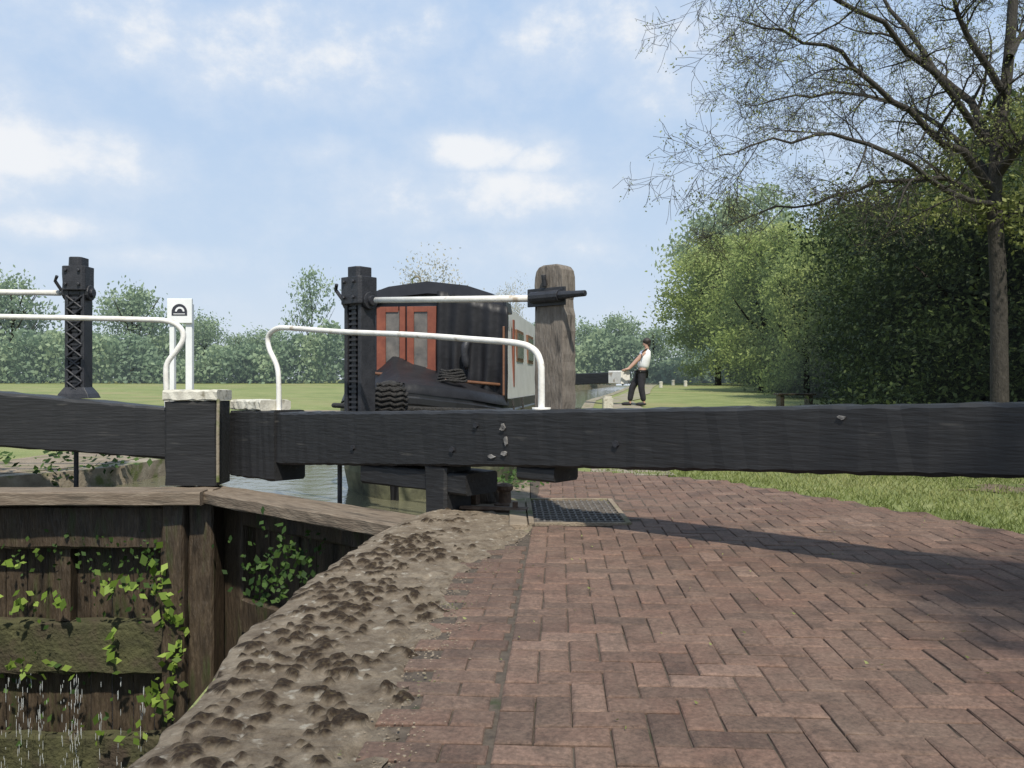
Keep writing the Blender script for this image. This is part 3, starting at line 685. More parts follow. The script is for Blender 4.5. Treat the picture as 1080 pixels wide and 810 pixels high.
cab = g.make('cabin', [M['navy'], M['cream']], boat, TB)
for p in cab.data.polygons:
    if abs(p.normal.x) > .9: p.material_index = 1
g = G()
secs = []
for y, k in ((-.09, 1.0), (.0, 1.03), (.5, 1.03), (.55, 1.0)):
    out = [(-.97*k, 1.9), (-.95*k, 2.03), (-.8*k, 2.12), (-.5*k, 2.22), (0, 2.28), (.5*k, 2.22), (.8*k, 2.12), (.95*k, 2.03), (.97*k, 1.9), (.86, 1.9), (.5, 2.08), (0, 2.13), (-.5, 2.08), (-.86, 1.9)]
    secs.append([(x, y, z) for x, z in out])
g.loft(secs); g.make('roof_canopy', M['navy'], boat, TB)
dx = lambda u: X(u, 10.15)+1.05
dz = lambda v: Z(v, 10.15)
for (a, b2, c) in ((396, 427, 0), (429, 461, 1)):
    dr = empty('door', TB @ Vector(((dx(a)+dx(b2))/2, -.05, dz(392))), boat)
    g = G(); xa, xb_ = dx(a), dx(b2); z0, z1 = dz(396), dz(323); wv = .09
    g.box(xa, xa+wv*(1.3 if c == 0 else 1), -.05, -.004, z0, z1); g.box(xb_-wv*(1.3 if c else .8), xb_, -.05, -.004, z0, z1)
    g.box(xa+wv, xb_-wv, -.046, -.004, z1-.07, z1); g.box(xa+wv, xb_-wv, -.046, -.004, z0, z0+.1)
    g.make('frame', M['red'], dr, TB, bev=.004)
    g = G(); g.box(xa+wv-.01, xb_-wv+.01, -.03, -.008, z0+.05, z1-.05); g.make('pane', M['glass'], dr, TB)
g = G(); n = 30
for i in range(n+1):
    x = dx(463)+(dx(538)-dx(463))*i/n
    for j in range(12):
        z = 2.15-j*.108; q = j/11
        yw = -.11-(.012+.03*q)*math.sin(i*.9+q*1.5)-.02*mn.noise(Vector((x*5, z*3, 2)))
        g.v.append((x+.02*q*mn.noise(Vector((x*6, z*2, 7))), yw-.03*q, z-max(0, abs(x)-.2)*.25))
for i in range(n):
    for j in range(11):
        a = i*12+j; g.f.append((a, a+1, a+13, a+12)); g.m.append(0)
o = g.make('canvas_flap', M['tarp'], boat, TB, smooth=True); sm = o.modifiers.new('s', 'SOLIDIFY'); sm.thickness = .01
g = G(); g.tube(smooth_path([(dx(498), -.2, dz(358)), (dx(494), -.23, dz(370)), (dx(496), -.22, dz(390))], 4), [.02, .035, .045, .055, .05, .045, .05, .04, .02], 8)
g.make('rolled_cloth', M['iron'], boat, TB, smooth=True)
g = G(); g.box(.965, .99, -.18, -.14, .85, 1.7); g.make('corner_post', M['varnish'], boat, TB, bev=.005)
g = G()
g.box(.968, .985, .75, .87, .95, 1.85)
g.make('side_stripe', M['red'], boat, TB)
for y in (1.6, 3.0, 4.6, 6.2, 8.0):
    for sx in (1, -1):
        wn = empty('window', TB @ Vector((sx*.97, y, 1.5)), boat)
        g = G(); g.box(sx*.955-.02, sx*.955+.02, y-.4, y+.4, 1.3, 1.75); g.make('frame', M['varnish'], wn, TB, bev=.005)
        g = G(); g.box(sx*.965-.02, sx*.965+.02, y-.35, y+.35, 1.35, 1.7); g.make('pane', M['glass'], wn, TB)
for y in (.1, 1.1):
    g = G(); g.tube([(1.11, y, .12), (1.11, y, .18), (1.11, y, .5), (1.11, y, .56), (1.08, y, .62), (1.05, y, .8)], [.03, .07, .07, .03, .012, .012], 10)
    g.make('side_fender', M['rope'], boat, TB, smooth=True)
g = G(); ny = 30; nx = 44
for i in range(ny+1):
    t = i/ny; y = -.02-1.57*t
    hw = float(np.interp(y, [s[0] for s in st], [s[1] for s in st]))+.015; zt = float(np.interp(y, [s[0] for s in st], [s[2] for s in st]))
    pk = zt+.02+.5*(1-t)**1.1*(1 if t < 1 else 0)
    for j in range(nx+1):
        q = -1+2*j/nx; x = hw*q
        qq = q+.45*(1-t)
        ridge = max(0, 1-abs(qq)/(1.0+.45*(1-t) if qq > 0 else .62))
        z = zt+.012+(pk-zt)*ridge**.95+(.035*mn.noise(Vector((x*4, y*3, 1)))+.018*math.sin(q*13+t*5)+.02*mn.noise(Vector((x*12, y*4, 1))))*(1-abs(q))*(1-t)
        if abs(q) > .97: z -= .1
        g.v.append((x, y, z))
for i in range(ny):
    for j in range(nx):
        a = i*(nx+1)+j; g.f.append((a, a+nx+1, a+nx+2, a+1)); g.m.append(0)
o = g.make('tarpaulin', M['tarp'], boat, TB, smooth=True)
g = G()
for k in range(5):
    rk = .17-.012*k; zc = .93+.03*k
    g.tube([(.45+rk*math.cos(a), -.75+rk*math.sin(a), zc+.1+.008*math.sin(a*3+k)) for a in np.linspace(0, 2*math.pi, 20)], .016, 6)
g.make('rope_coil', M['rope'], boat, TB, smooth=True)
g = G(); g.tube([(-.55, -.5, 1.12), (.95, -.12, .98)], .02, 8); g.make('boat_pole', M['varnish'], boat, TB, smooth=True)
g = G(); g.sphere((-.02, -1.72, .84), (.19, .15, .2), 18, 12)
for k in range(7):
    zc = .69+k*.05; rr_ = .19*math.sqrt(max(.05, 1-((zc-.84)/.2)**2))
    g.tube([(-.02+rr_*math.cos(a), -1.72+rr_*.8*math.sin(a), zc+.012*math.sin(a*8)) for a in np.linspace(0, 2*math.pi, 25)], .018, 6)
g.make('rope_fender', M['rope'], boat, TB, smooth=True)
g = G(); g.tube(smooth_path([(-1.05, -.3, .72), (-.98, -.75, .74), (-.72, -1.15, .75), (-.15, -1.72, .76)], 4), .03, 8)
g.make('rubbing_rope', M['rope'], boat, TB, smooth=True)
g = G(); g.tube(smooth_path([(1.07, -.3, .66), (.98, -.75, .68), (.72, -1.15, .7), (.1, -1.72, .74)], 4), .03, 8)
g.make('rubbing_rope', M['rope'], boat, TB, smooth=True)
g = G(); cxv = dx(432); g.tube([(cxv+.06*math.cos(a), .3, 2.33+.06*math.sin(a)) for a in np.linspace(0, 2*math.pi, 17)], .01, 6)
g.tube([(cxv, .3, 2.18), (cxv, .3, 2.27)], .016, 8); g.make('roof_ring', M['stone'], boat, TB, smooth=True)

# ------------------------------------------------------------------ sign
D = 14.0
sg = empty('sign', (X(190, D), D, 0)); tag(sg, 'white waterway sign with dark arched emblem on white posts', 'sign')
g = G(); g.box(X(195, D), X(202, D), D+.02, D+.12, hgt(0, D), Z(320, D)); g.make('post', M['signwhite'], sg, bev=.01)
g = G(); g.box(X(178, D), X(183, D), D+.02, D+.12, hgt(0, D), Z(320, D)); g.make('post', M['signwhite'], sg, bev=.01)
g = G(); g.timber(np.linspace(X(177, D), X(203, D), 2), D-.03, D+.018, Z(341, D), Z(315, D), ch=.008, jit=0)
pn = g.make('panel', M['signwhite'], sg)
cx, cz, R = X(190, D), Z(327.5, D), .135
g = G(); k = 32
out = [(cx+R*math.cos(math.pi*i/k), D-.036, cz-.03+R*1.05*math.sin(math.pi*i/k)) for i in range(k+1)]
g.add([(cx, D-.036, cz-.03)]+out, [(0, 1+i, 2+i) for i in range(k)])
g.add([(cx-R, D-.036, cz-.09), (cx+R, D-.036, cz-.09), (cx+R, D-.036, cz-.034), (cx-R, D-.036, cz-.034)], [(0, 1, 2, 3)])
g.make('roundel', M['signblack'], pn)
g = G()
r0, r1 = .05, .082
a1 = [(cx+.01+r0*math.cos(math.pi*i/16), D-.041, cz-.02+r0*math.sin(math.pi*i/16)) for i in range(17)]
a2 = [(cx+.01+r1*math.cos(math.pi*i/16), D-.041, cz-.02+r1*math.sin(math.pi*i/16)) for i in range(17)]
g.add(a1+a2, [(i, i+1, i+18, i+17) for i in range(16)])
g.add([(cx-.1, D-.041, cz-.068), (cx+.1, D-.041, cz-.068), (cx+.1, D-.041, cz-.056), (cx-.1, D-.041, cz-.056)], [(0, 1, 2, 3)])
g.make('bridge_emblem', M['signwhite'], pn)

# ------------------------------------------------------------------ far gate
D = 21.8; zg = hgt(0, 22)
g3 = empty('lock_gate', (2.0, 23.5, zg)); tag(g3, 'distant black lock gate beam with a white painted end', 'lock gate')
tip = Vector((X(658, D), D, 0)); heel = Vector((1.55, 24.0, 0)); dv = (heel-tip).normalized(); nn = Vector((-dv.y, dv.x, 0))
T3 = Matrix(((dv.x, nn.x, 0, tip.x), (dv.y, nn.y, 0, tip.y), (0, 0, 1, 0), (0, 0, 0, 1)))
zt = Z(391, D); zb_ = Z(404, D)
g = G(); g.timber(np.linspace(.45, 6.2, 16), -.14, .14, lambda s: zb_-.0-s*.03, lambda s: zt-.03-s*.02, jit=.004); g.make('balance_beam', M['black'], g3, T3)
g = G(); g.timber(np.linspace(-.06, .45, 3), -.16, .16, zb_-.02, zt+.0, jit=.003); g.make('beam_end', M['white'], g3, T3)
g = G(); g.box(2.8, 6.2, .02, .12, -1.5, zb_-.2); g.make('planking', M['wetwood'], g3, T3)
g = G(); g.tube(smooth_path([(3.0, 0, zt-.1), (3.0, 0, zt+.5), (3.3, 0, zt+.6), (5.8, 0, zt+.6)], 5), .03, 8); g.make('handrail', M['white'], g3, T3, smooth=True)
g4 = empty('lock_gate', (-3.3, 24.3, zg)); tag(g4, 'distant black lock gate closing the canal', 'lock gate')
g = G(); g.timber(np.linspace(-4.6, -1.55, 8), 24.7, 25.0, 1.0, 1.35, jit=.004); g.make('balance_beam', M['black'], g4)
g = G(); g.box(-4.0, -1.6, 24.8, 24.9, -1.5, 1.0); g.make('planking', M['wetwood'], g4)
D = 20.6
thing('mooring_block', 'squat white painted mooring block on the towpath', 'bollard', lambda g: (g.timber(np.linspace(0, .26, 3), -.13, .13, -.12, .12, axis='z', jit=.004, ch=.03), g.timber(np.linspace(.26, .31, 2), -.1, .1, -.09, .09, axis='z', jit=.0, ch=.03)), M['cap'], (X(641, D), D, hgt(0, D)+.02))
for i, (u, d) in enumerate(((697, 44), (710, 50), (723, 47))):
    o = thing('bollard', 'small white topped bollard on the towpath', 'bollard', lambda g: g.tube([(0, 0, 0), (0, 0, .24), (0, 0, .3), (0, 0, .34)], [.11, .1, .12, .06], 10), M['cap'], (X(u, d), d, hgt(0, d)))
    o['group'] = 'white bollards along the towpath'
D = 20.5; bx = X(838, D); bz = hgt(0, D)
bn = empty('bench', (bx, D, bz)); tag(bn, 'low dark wooden bench beside the hedge', 'bench')
g = G()
for k in range(3): g.box(bx-.48, bx+.48, D-.2+k*.14, D-.08+k*.14, bz+.36, bz+.41)
g.make('seat', M['wetwood'], bn, bev=.006)
for sx in (-.36, .36):
    g = G(); g.box(bx+sx-.05, bx+sx+.05, D-.16, D+.18, bz-.02, bz+.358); g.make('leg', M['wetwood'], bn, bev=.006)

# ------------------------------------------------------------------ person
D = 21.6; PS = 1.07
pb = Vector((X(672, D), D, hgt(0, D)+.02)); pe = empty('person', pb); tag(pe, 'person in white t-shirt and black trousers leaning back, pulling the beam', 'person')
PT = Matrix.Translation(pb) @ Matrix.Scale(PS, 4)
def skin(name, nodes, edges, mat, parent, sub=2):
    me = bpy.data.meshes.new(name); names = list(nodes); ix = {n: i for i, n in enumerate(names)}
    me.from_pydata([nodes[n][0] for n in names], [(ix[a], ix[b]) for a, b in edges], []); me.update()
    o = bpy.data.objects.new(name, me); link(o); o.matrix_basis = PT; setp(o, parent)
    md = o.modifiers.new('Skin', 'SKIN'); md.use_smooth_shade = True
    sv = me.skin_vertices[0].data
    for n in names:
        r = nodes[n][1]; sv[ix[n]].radius = r if isinstance(r, tuple) else (r, r)
        sv[ix[n]].use_root = (ix[n] == 0)
    s = o.modifiers.new('Sub', 'SUBSURF'); s.levels = sub; s.render_levels = sub
    me.materials.append(mat); return o
LX = -.09
B_ = {'pelvis': ((.12, 0, .88), (.14, .11)), 'waist': ((.16, 0, 1.03), (.13, .1)), 'chest': ((.22, 0, 1.23), (.15, .11)), 'neckb': ((.25, 0, 1.39), .06), 'neck': ((.245, 0, 1.46), .05),
      'head': ((.225, 0, 1.56), (.075, .088)), 'crown': ((.23, 0, 1.63), (.07, .075)), 'nose': ((.135, 0, 1.545), .012), 'chin': ((.17, 0, 1.495), .035)}
E_ = [('pelvis', 'waist'), ('waist', 'chest'), ('chest', 'neckb'), ('neckb', 'neck'), ('neck', 'head'), ('head', 'crown'), ('head', 'nose'), ('head', 'chin')]
hand_t = ((tip.x-.0-pb.x)/PS, 0, (zt+.02-pb.z)/PS)
for sd, s in (('l', 1), ('r', -1)):
    fx = -.2 if s > 0 else .12
    shp = Vector((.21, s*.17, 1.35)); wrp = Vector((hand_t[0]+.1, s*.1, hand_t[2]+.03)); elp = shp.lerp(wrp, .52)
    B_.update({'sh'+sd: (tuple(shp), .055), 'el'+sd: (tuple(elp), .045), 'wr'+sd: (tuple(wrp), .034), 'pm'+sd: ((hand_t[0]+.02, s*.1, hand_t[2]+.01), (.04, .02)),
               'hp'+sd: ((.11, s*.09, .84), .085), 'kn'+sd: ((fx*.6+.01, s*.11, .46), .055), 'an'+sd: ((fx+.03, s*.11, .09), .036), 'he'+sd: ((fx+.05, s*.11, .04), .035), 'to'+sd: ((fx-.14, s*.12, .03), (.04, .025))})
    E_ += [('chest', 'sh'+sd), ('sh'+sd, 'el'+sd), ('el'+sd, 'wr'+sd), ('wr'+sd, 'pm'+sd), ('pelvis', 'hp'+sd), ('hp'+sd, 'kn'+sd), ('kn'+sd, 'an'+sd), ('an'+sd, 'he'+sd), ('he'+sd, 'to'+sd)]
    for fi in range(4):
        y0_ = s*.1+(fi-1.5)*.021; ln = [.85, 1, .95, .75][fi]; r = .009
        B_['f%da%s' % (fi, sd)] = ((hand_t[0]-.02, y0_, hand_t[2]+.012), r); B_['f%db%s' % (fi, sd)] = ((hand_t[0]-.05*ln, y0_, hand_t[2]+.005), r)
        B_['f%dc%s' % (fi, sd)] = ((hand_t[0]-.065*ln, y0_, hand_t[2]-.025), .008)
        E_ += [('pm'+sd, 'f%da%s' % (fi, sd)), ('f%da%s' % (fi, sd), 'f%db%s' % (fi, sd)), ('f%db%s' % (fi, sd), 'f%dc%s' % (fi, sd))]
    B_['ta'+sd] = ((hand_t[0]+.02, s*.1-s*.04, hand_t[2]-.01), .011); B_['tb'+sd] = ((hand_t[0]-.015, s*.1-s*.05, hand_t[2]-.025), .009)
    E_ += [('pm'+sd, 'ta'+sd), ('ta'+sd, 'tb'+sd)]
body = skin('body', B_, E_, M['skin'], pe)
sh = {'a': ((.125, 0, .9), (.18, .16)), 'b': ((.16, 0, 1.03), (.18, .16)), 'c': ((.22, 0, 1.22), (.2, .19)), 'd': ((.245, 0, 1.375), (.1, .1))}
se = [('a', 'b'), ('b', 'c'), ('c', 'd')]
for sd, s in (('l', 1), ('r', -1)):
    sh['s'+sd] = ((.21, s*.18, 1.34), .085); sh['e'+sd] = ((.08, s*.18, 1.28), .078); se += [('c', 's'+sd), ('s'+sd, 'e'+sd)]
skin('shirt', sh, se, M['shirt'], pe)
tr = {'a': ((.12, 0, .88), (.15, .13))}; te = []
for sd, s in (('l', 1), ('r', -1)):
    fx = -.2 if s > 0 else .12
    tr['h'+sd] = ((.11, s*.09, .8), .12); tr['k'+sd] = ((fx*.6+.01, s*.11, .46), .09); tr['n'+sd] = ((fx+.03, s*.11, .1), .07); te += [('a', 'h'+sd), ('h'+sd, 'k'+sd), ('k'+sd, 'n'+sd)]
skin('trousers', tr, te, M['trouser'], pe)
for s in (1, -1):
    fx = -.2 if s > 0 else .12
    g = G(); g.sphere((fx-.045, s*.115, .04), (.14, .052, .045), 12, 8); g.make('shoe', M['trouser'], pe, PT, smooth=True)
g = G(); g.sphere((.245, 0, 1.61), (.105, .095, .09), 16, 10); g.sphere((.14, 0, 1.615), (.07, .07, .012), 12, 6); g.make('cap', M['hair'], pe, PT, smooth=True)
g = G(); g.sphere((.285, 0, 1.545), (.055, .075, .085), 12, 8); g.make('hair', M['hair'], pe, PT, smooth=True)
for s in (1, -1):
    g = G(); g.sphere((.148, s*.032, 1.568), .011, 8, 6); g.make('eye', M['hair'], pe, PT, smooth=True)
g = G(); g.box(.138, .148, -.022, .022, 1.51, 1.517); g.make('mouth', M['red'], pe, PT)

# ------------------------------------------------------------------ trees
def trunk_mesh(name, h, r, limbs, seed):
    rr = random.Random(seed); g = G()
    pts = [(0, 0, -.2), (rr.uniform(-.1, .1), rr.uniform(-.1, .1), h*.3), (rr.uniform(-.2, .2), rr.uniform(-.2, .2), h*.6), (rr.uniform(-.3, .3), rr.uniform(-.3, .3), h*.85)]
    sp = smooth_path(pts, 3); g.tube(sp, [r*(1-.75*i/(len(sp)-1)) for i in range(len(sp))], 9)
    for k in range(limbs):
        a = rr.uniform(0, 6.28); z = h*rr.uniform(.25, .6); L_ = h*rr.uniform(.25, .45)
        p = [(0, 0, z), (math.cos(a)*L_*.4, math.sin(a)*L_*.4, z+L_*.35), (math.cos(a)*L_*.75, math.sin(a)*L_*.75, z+L_*.8)]
        g.tube(smooth_path(p, 3), [r*.45*(1-.8*i/6) for i in range(7)], 6)
    me = bpy.data.meshes.new(name); me.from_pydata(g.v, [], g.f); me.materials.append(M['bark']); me.polygons.foreach_set('use_smooth', [True]*len(g.f)); me.update(); return me
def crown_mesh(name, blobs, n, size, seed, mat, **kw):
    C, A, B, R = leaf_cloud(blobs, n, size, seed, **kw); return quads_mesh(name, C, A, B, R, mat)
def blobs_round(h, r, seed, n=9, zlo=.35):
    rr = random.Random(seed); out = []
    for i in range(n):
        a = rr.uniform(0, 6.28); q = rr.uniform(.1, .62)*r; z = h*rr.uniform(zlo+.1, .86); s = rr.uniform(.35, .6)*r*(1.15-.5*abs(z/h-.6))
        out.append(((q*math.cos(a), q*math.sin(a), z), (s, s, s*.8)))
    out.append(((0, 0, h*.82), (r*.42, r*.42, h*.16))); return out
def place_tree(name, tm, cm, x, y, s, rot, label, cat, group, z=None):
    e = bpy.data.objects.new(name, None); e.location = (x, y, hgt(x, y) if z is None else z); e.rotation_euler = (0, 0, rot); e.scale = (s[0], s[0], s[1]) if isinstance(s, tuple) else (s, s, s); link(e)
    tag(e, label, cat, group)
    for nm, me in (('trunk', tm), ('crown', cm)):
        o = bpy.data.objects.new(nm, me); link(o); o.parent = e
    return e
def blobs_hedge(h, r, seed):
    rr = random.Random(seed); out = []
    for z in (.12, .35, .58, .8):
        for k in range(4):
            a = rr.uniform(0, 6.28)+k*1.57; q = r*rr.uniform(.25, .6); s = r*rr.uniform(.38, .55)
            out.append(((q*math.cos(a), q*math.sin(a), h*z), (s, s, h*.17)))
    return out
tmA = trunk_mesh('hedge_trunk', 4.5, .16, 6, 1)
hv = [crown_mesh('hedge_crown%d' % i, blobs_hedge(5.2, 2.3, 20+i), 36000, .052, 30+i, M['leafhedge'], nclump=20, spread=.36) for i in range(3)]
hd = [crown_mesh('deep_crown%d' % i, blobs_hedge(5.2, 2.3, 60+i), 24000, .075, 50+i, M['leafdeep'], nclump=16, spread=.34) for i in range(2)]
HG = 'dense hedgerow trees along the towpath'
hl = [(11.6, 8.6, 4.9), (12.8, 10.6, 6.4), (13.6, 7.9, 4.7), (15.5, 8.6, 5.1), (15.5, 11.5, 7.6), (17.8, 9.2, 5.4), (20.2, 9.9, 5.8), (20.8, 12.9, 8.2), (9.2, 9.3, 5.4), (23, 10.8, 6.0)]
for i, (y, x, hh) in enumerate(hl):
    place_tree('hedge_tree', tmA, hv[i % 3], x, y, (1.0 if hh < 6 else 1.25, hh/5.4), i*1.3, 'dense dark green hedgerow hawthorn reaching the ground', 'tree', HG)
for i, (y, x, hh) in enumerate([(26.2, 11.8, 5.6), (29.5, 12.4, 7.2), (33, 13.2, 6.0), (37, 14.0, 7.6), (42, 15.2, 7.2), (48, 16.2, 8.0), (55, 17.8, 9)]):
    place_tree('hedge_tree', tmA, hd[i % 2], x, y, (1.3, hh/5.4), i*2.1, 'dense green hedgerow tree beside the towpath', 'tree', HG)
tmB = trunk_mesh('tree_trunk', 8, .22, 8, 4)
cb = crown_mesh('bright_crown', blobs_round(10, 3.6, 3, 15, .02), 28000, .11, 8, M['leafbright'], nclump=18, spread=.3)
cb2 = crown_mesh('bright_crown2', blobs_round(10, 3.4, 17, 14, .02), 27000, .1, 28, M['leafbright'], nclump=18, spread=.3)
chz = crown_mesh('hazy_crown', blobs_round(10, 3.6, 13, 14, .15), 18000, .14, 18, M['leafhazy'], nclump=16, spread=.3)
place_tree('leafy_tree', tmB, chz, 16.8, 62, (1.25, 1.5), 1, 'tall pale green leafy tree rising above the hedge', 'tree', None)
place_tree('leafy_tree', tmB, cb, 12.8, 50, (1.0, .95), 0, 'tall fresh yellow green leafy tree beside the towpath', 'tree', None)
place_tree('leafy_tree', tmB, cb2, 11.3, 36.5, (.8, .78), 2, 'bright leafy tree standing out from the hedge', 'tree', None)
place_tree('leafy_tree', tmB, cb2, 9.7, 26.5, (.5, .57), 4, 'bright leafy young tree above the hedge', 'tree', None)
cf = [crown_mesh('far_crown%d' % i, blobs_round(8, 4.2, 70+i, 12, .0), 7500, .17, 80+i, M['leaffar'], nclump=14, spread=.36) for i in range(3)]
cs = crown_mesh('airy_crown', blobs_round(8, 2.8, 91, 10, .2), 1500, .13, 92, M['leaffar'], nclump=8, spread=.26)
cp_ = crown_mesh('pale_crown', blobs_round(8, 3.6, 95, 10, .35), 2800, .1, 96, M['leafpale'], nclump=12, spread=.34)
tmC = trunk_mesh('slim_trunk', 7.5, .1, 9, 14)
TG = 'distant trees across the field'
far = [(-40, 290, 70, 0), (12, 276, 68, 1), (55, 342, 80, 2), (98, 344, 75, 0), (140, 288, 70, 1), (180, 342, 78, 2), (215, 328, 74, 0), (250, 346, 80, 1), (285, 340, 76, 2), (400, 338, 80, 0), (470, 338, 85, 1), (560, 332, 80, 2), (618, 334, 78, 0), (652, 322, 75, 1), (690, 338, 80, 2), (728, 327, 85, 0), (345, 348, 80, 1), (755, 300, 80, 2), (-110, 305, 75, 2)]
for i, (u, v, d, k) in enumerate(far):
    ht = Z(v, d)-hgt(0, d); place_tree('distant_tree', tmB, cf[k], X(u, d), d, (max(.72, ht/8*.8), ht/8.9), i*1.7, 'rounded green tree on the field boundary', 'tree', TG)
place_tree('airy_tree', tmC, cs, X(328, 60), 60, ((Z(264, 60)-.7)/12, (Z(264, 60)-.7)/8.8), 0, 'open crowned spindly tree with sparse young leaves', 'tree', None)
place_tree('pale_tree', tmC, cp_, X(452, 62), 62, (1.0, (Z(264, 62)-.7)/8.4), 0, 'pale nearly leafless tree behind the boat', 'tree', None)
place_tree('pale_tree', tmC, cp_, X(538, 70), 70, (.6, (Z(292, 70)-.7)/8.4), 1, 'pale slender tree behind the boat', 'tree', None)
gq = np.random.default_rng(4); k = 46000; u = gq.uniform(-70, 24, k); yv = 58+gq.normal(size=k)*1.0+.02*u
top = 2.7+.9*np.sin(u*.35)+.6*np.sin(u*.9+1)+.4*np.sin(u*2.3)
Cc = np.stack([u, yv, .7+gq.random(k)**.8*top], 1); A = gq.normal(size=(k, 3)); A /= np.linalg.norm(A, axis=1)[:, None]; Bv = np.cross(A, gq.normal(size=(k, 3))); Bv /= np.linalg.norm(Bv, axis=1)[:, None]
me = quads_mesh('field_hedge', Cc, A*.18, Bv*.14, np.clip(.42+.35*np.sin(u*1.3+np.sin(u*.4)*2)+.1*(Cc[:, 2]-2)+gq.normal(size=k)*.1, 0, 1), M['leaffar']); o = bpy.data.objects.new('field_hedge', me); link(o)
tag(o, 'long distant hedge along the edge of the field', 'hedge', kind='stuff')
csh = crown_mesh('shade_crown', [((0, 0, 5.6), (1.5, 1.3, .8)), ((.9, -.8, 6.2), (1.2, 1.2, .8)), ((-.7, .3, 5.2), (.8, .8, .5)), ((1.6, .9, 5.4), (1.1, .9, .6))], 8000, .08, 66, M['leafash'], nclump=14, spread=.3)  # crown of an added tree out of view, placed for its dappled shadow
place_tree('shade_tree', tmA, csh, 4.0, -.5, (1.0, 1.0), 0, 'unseen leafy tree added to cast dappled shade on the paving', 'tree', None)

# ---- ash tree with bare branches
rr = random.Random(21); D0 = 9.8; gt = G(); tips = []
base = Vector((X(1055, D0), D0, hgt(0, D0)))
def br(p, d, L_, r, dep):
    n = 5 if dep < 3 else 4
    pts = [p.copy()]; dd = d.normalized(); st_ = L_/n
    for i in range(n):
        dd = (dd+Vector((rr.gauss(0, .17), rr.gauss(0, .17), rr.gauss(0, .15)+(.02 if dep < 2 else -.03)))).normalized()
        pts.append(pts[-1]+dd*st_)
    rs = [max(.0024, r*(1-.7*i/n)) for i in range(n+1)]
    gt.tube(pts, rs, 6 if r > .03 else 4 if r > .01 else 3, cap=False)
    if dep >= 4: tips.append(pts[-1]); tips.append(pts[-2]); return
    grow(pts, rs, L_, dep)
def grow(pts, rs, L_, dep, k=None):
    k = k or [0, 9, 8, 7][dep]
    for j in range(k):
        t = rr.uniform(.15, 1)*(len(pts)-1); i = min(int(t), len(pts)-2); p = pts[i].lerp(pts[i+1], t-i); td = (pts[i+1]-pts[i]).normalized()
        side = td.cross(Vector((rr.gauss(0, 1), rr.gauss(0, 1), rr.gauss(0, 1)))).normalized()
        br(p, td*.6+side*.8, L_*rr.uniform(.35, .66), max(.0024, rs[i]*rr.uniform(.35, .55)), dep+1)
def pt(u, v, dd): return Vector((X(u, D0+dd), D0+dd, Z(v, D0+dd)))
trunk_p = smooth_path([base-Vector((0, 0, .2)), pt(1054, 400, 0), pt(1053, 300, .02), pt(1049, 215, 0), pt(1052, 150, .05), pt(1062, 80, .1), pt(1070, -20, .1), pt(1075, -130, .2)], 4)
nt_ = len(trunk_p); gt.tube(trunk_p, [.108*(1-.58*(i/(nt_-1))**1.2)+(.05 if i < 2 else 0)+.007*mn.noise(Vector((i*1.3, 0, 0))) for i in range(nt_)], 12, cap=False)
limbs = [([(1052, 205, 0), (1010, 165, -.2), (960, 120, -.5), (900, 75, -.8), (845, 45, -1.1), (780, 22, -1.3)], .055),
         ([(1050, 225, 0), (1000, 195, .2), (940, 190, .3), (880, 205, .4), (820, 222, .5), (765, 235, .5)], .04),
         ([(1052, 160, 0), (1020, 110, .4), (975, 50, .7), (930, -10, 1.0), (900, -80, 1.2)], .06),
         ([(1060, 100, 0), (1030, 50, -.3), (1005, -10, -.5), (990, -90, -.6)], .05),
         ([(1052, 185, 0), (1085, 140, -.5), (1120, 80, -.8), (1160, 10, -1)], .06),
         ([(1050, 215, 0), (1000, 205, -.6), (940, 165, -1.0), (880, 145, -1.4), (815, 142, -1.6), (755, 160, -1.7)], .038),
         ([(1065, 60, 0), (1100, 0, .5), (1140, -80, .8)], .045),
         ([(1052, 240, 0), (1090, 215, .3), (1150, 190, .6)], .045),
         ([(1040, 150, .1), (980, 70, -.4), (900, 10, -.9), (830, -25, -1.2), (770, -40, -1.3)], .045),
         ([(1049, 195, 0), (990, 130, .8), (910, 100, 1.3), (840, 100, 1.6), (780, 112, 1.7)], .04)]
for cps, r in limbs:
    lp_ = smooth_path([pt(*c) for c in cps], 3); n = len(lp_); rs = [max(.006, r*(1-.87*i/(n-1))) for i in range(n)]
    lp_ = [p+Vector((mn.noise(p*2.5), mn.noise(p*2.5+Vector((5, 0, 0))), mn.noise(p*2.5+Vector((0, 5, 0)))))*.13*min(1, i/3) for i, p in enumerate(lp_)]
    gt.tube(lp_, rs, 7, cap=False); L_ = sum((lp_[i+1]-lp_[i]).length for i in range(n-1)); grow(lp_, rs, L_*.37, 1, 17)
ash = empty('ash_tree', base); tag(ash, 'ash tree with bare arching branches and sparse young leaves', 'tree')
gt.make('trunk', M['bark'], ash, smooth=True)
tp = np.array([tuple(t) for t in tips]); gq = np.random.default_rng(2)
sel = gq.random(len(tp)) < .28; tp = tp[sel]; tp = np.repeat(tp, 4, axis=0); C = tp+gq.normal(size=tp.shape)*.035; k = len(C)
A = gq.normal(size=(k, 3)); A /= np.linalg.norm(A, axis=1)[:, None]; Bv = np.cross(A, gq.normal(size=(k, 3))); Bv /= np.linalg.norm(Bv, axis=1)[:, None]
s = gq.uniform(.01, .02, k)[:, None]
me = quads_mesh('crown', C, A*s, Bv*s*.5, gq.random(k), M['leafash']); o = bpy.data.objects.new('crown', me); link(o); setp(o, ash)
C, A, B, R = leaf_cloud([((base.x+.2, base.y+.3, 3.7), (.8, .7, .7)), ((base.x+.9, base.y, 4.4), (.8, .8, .8)), ((base.x-.5, base.y+.2, 3.1), (.7, .6, .3)), ((base.x+.3, base.y-.2, 2.9), (.5, .5, .4))], 5200, .033, 77, nclump=14, spread=.3)
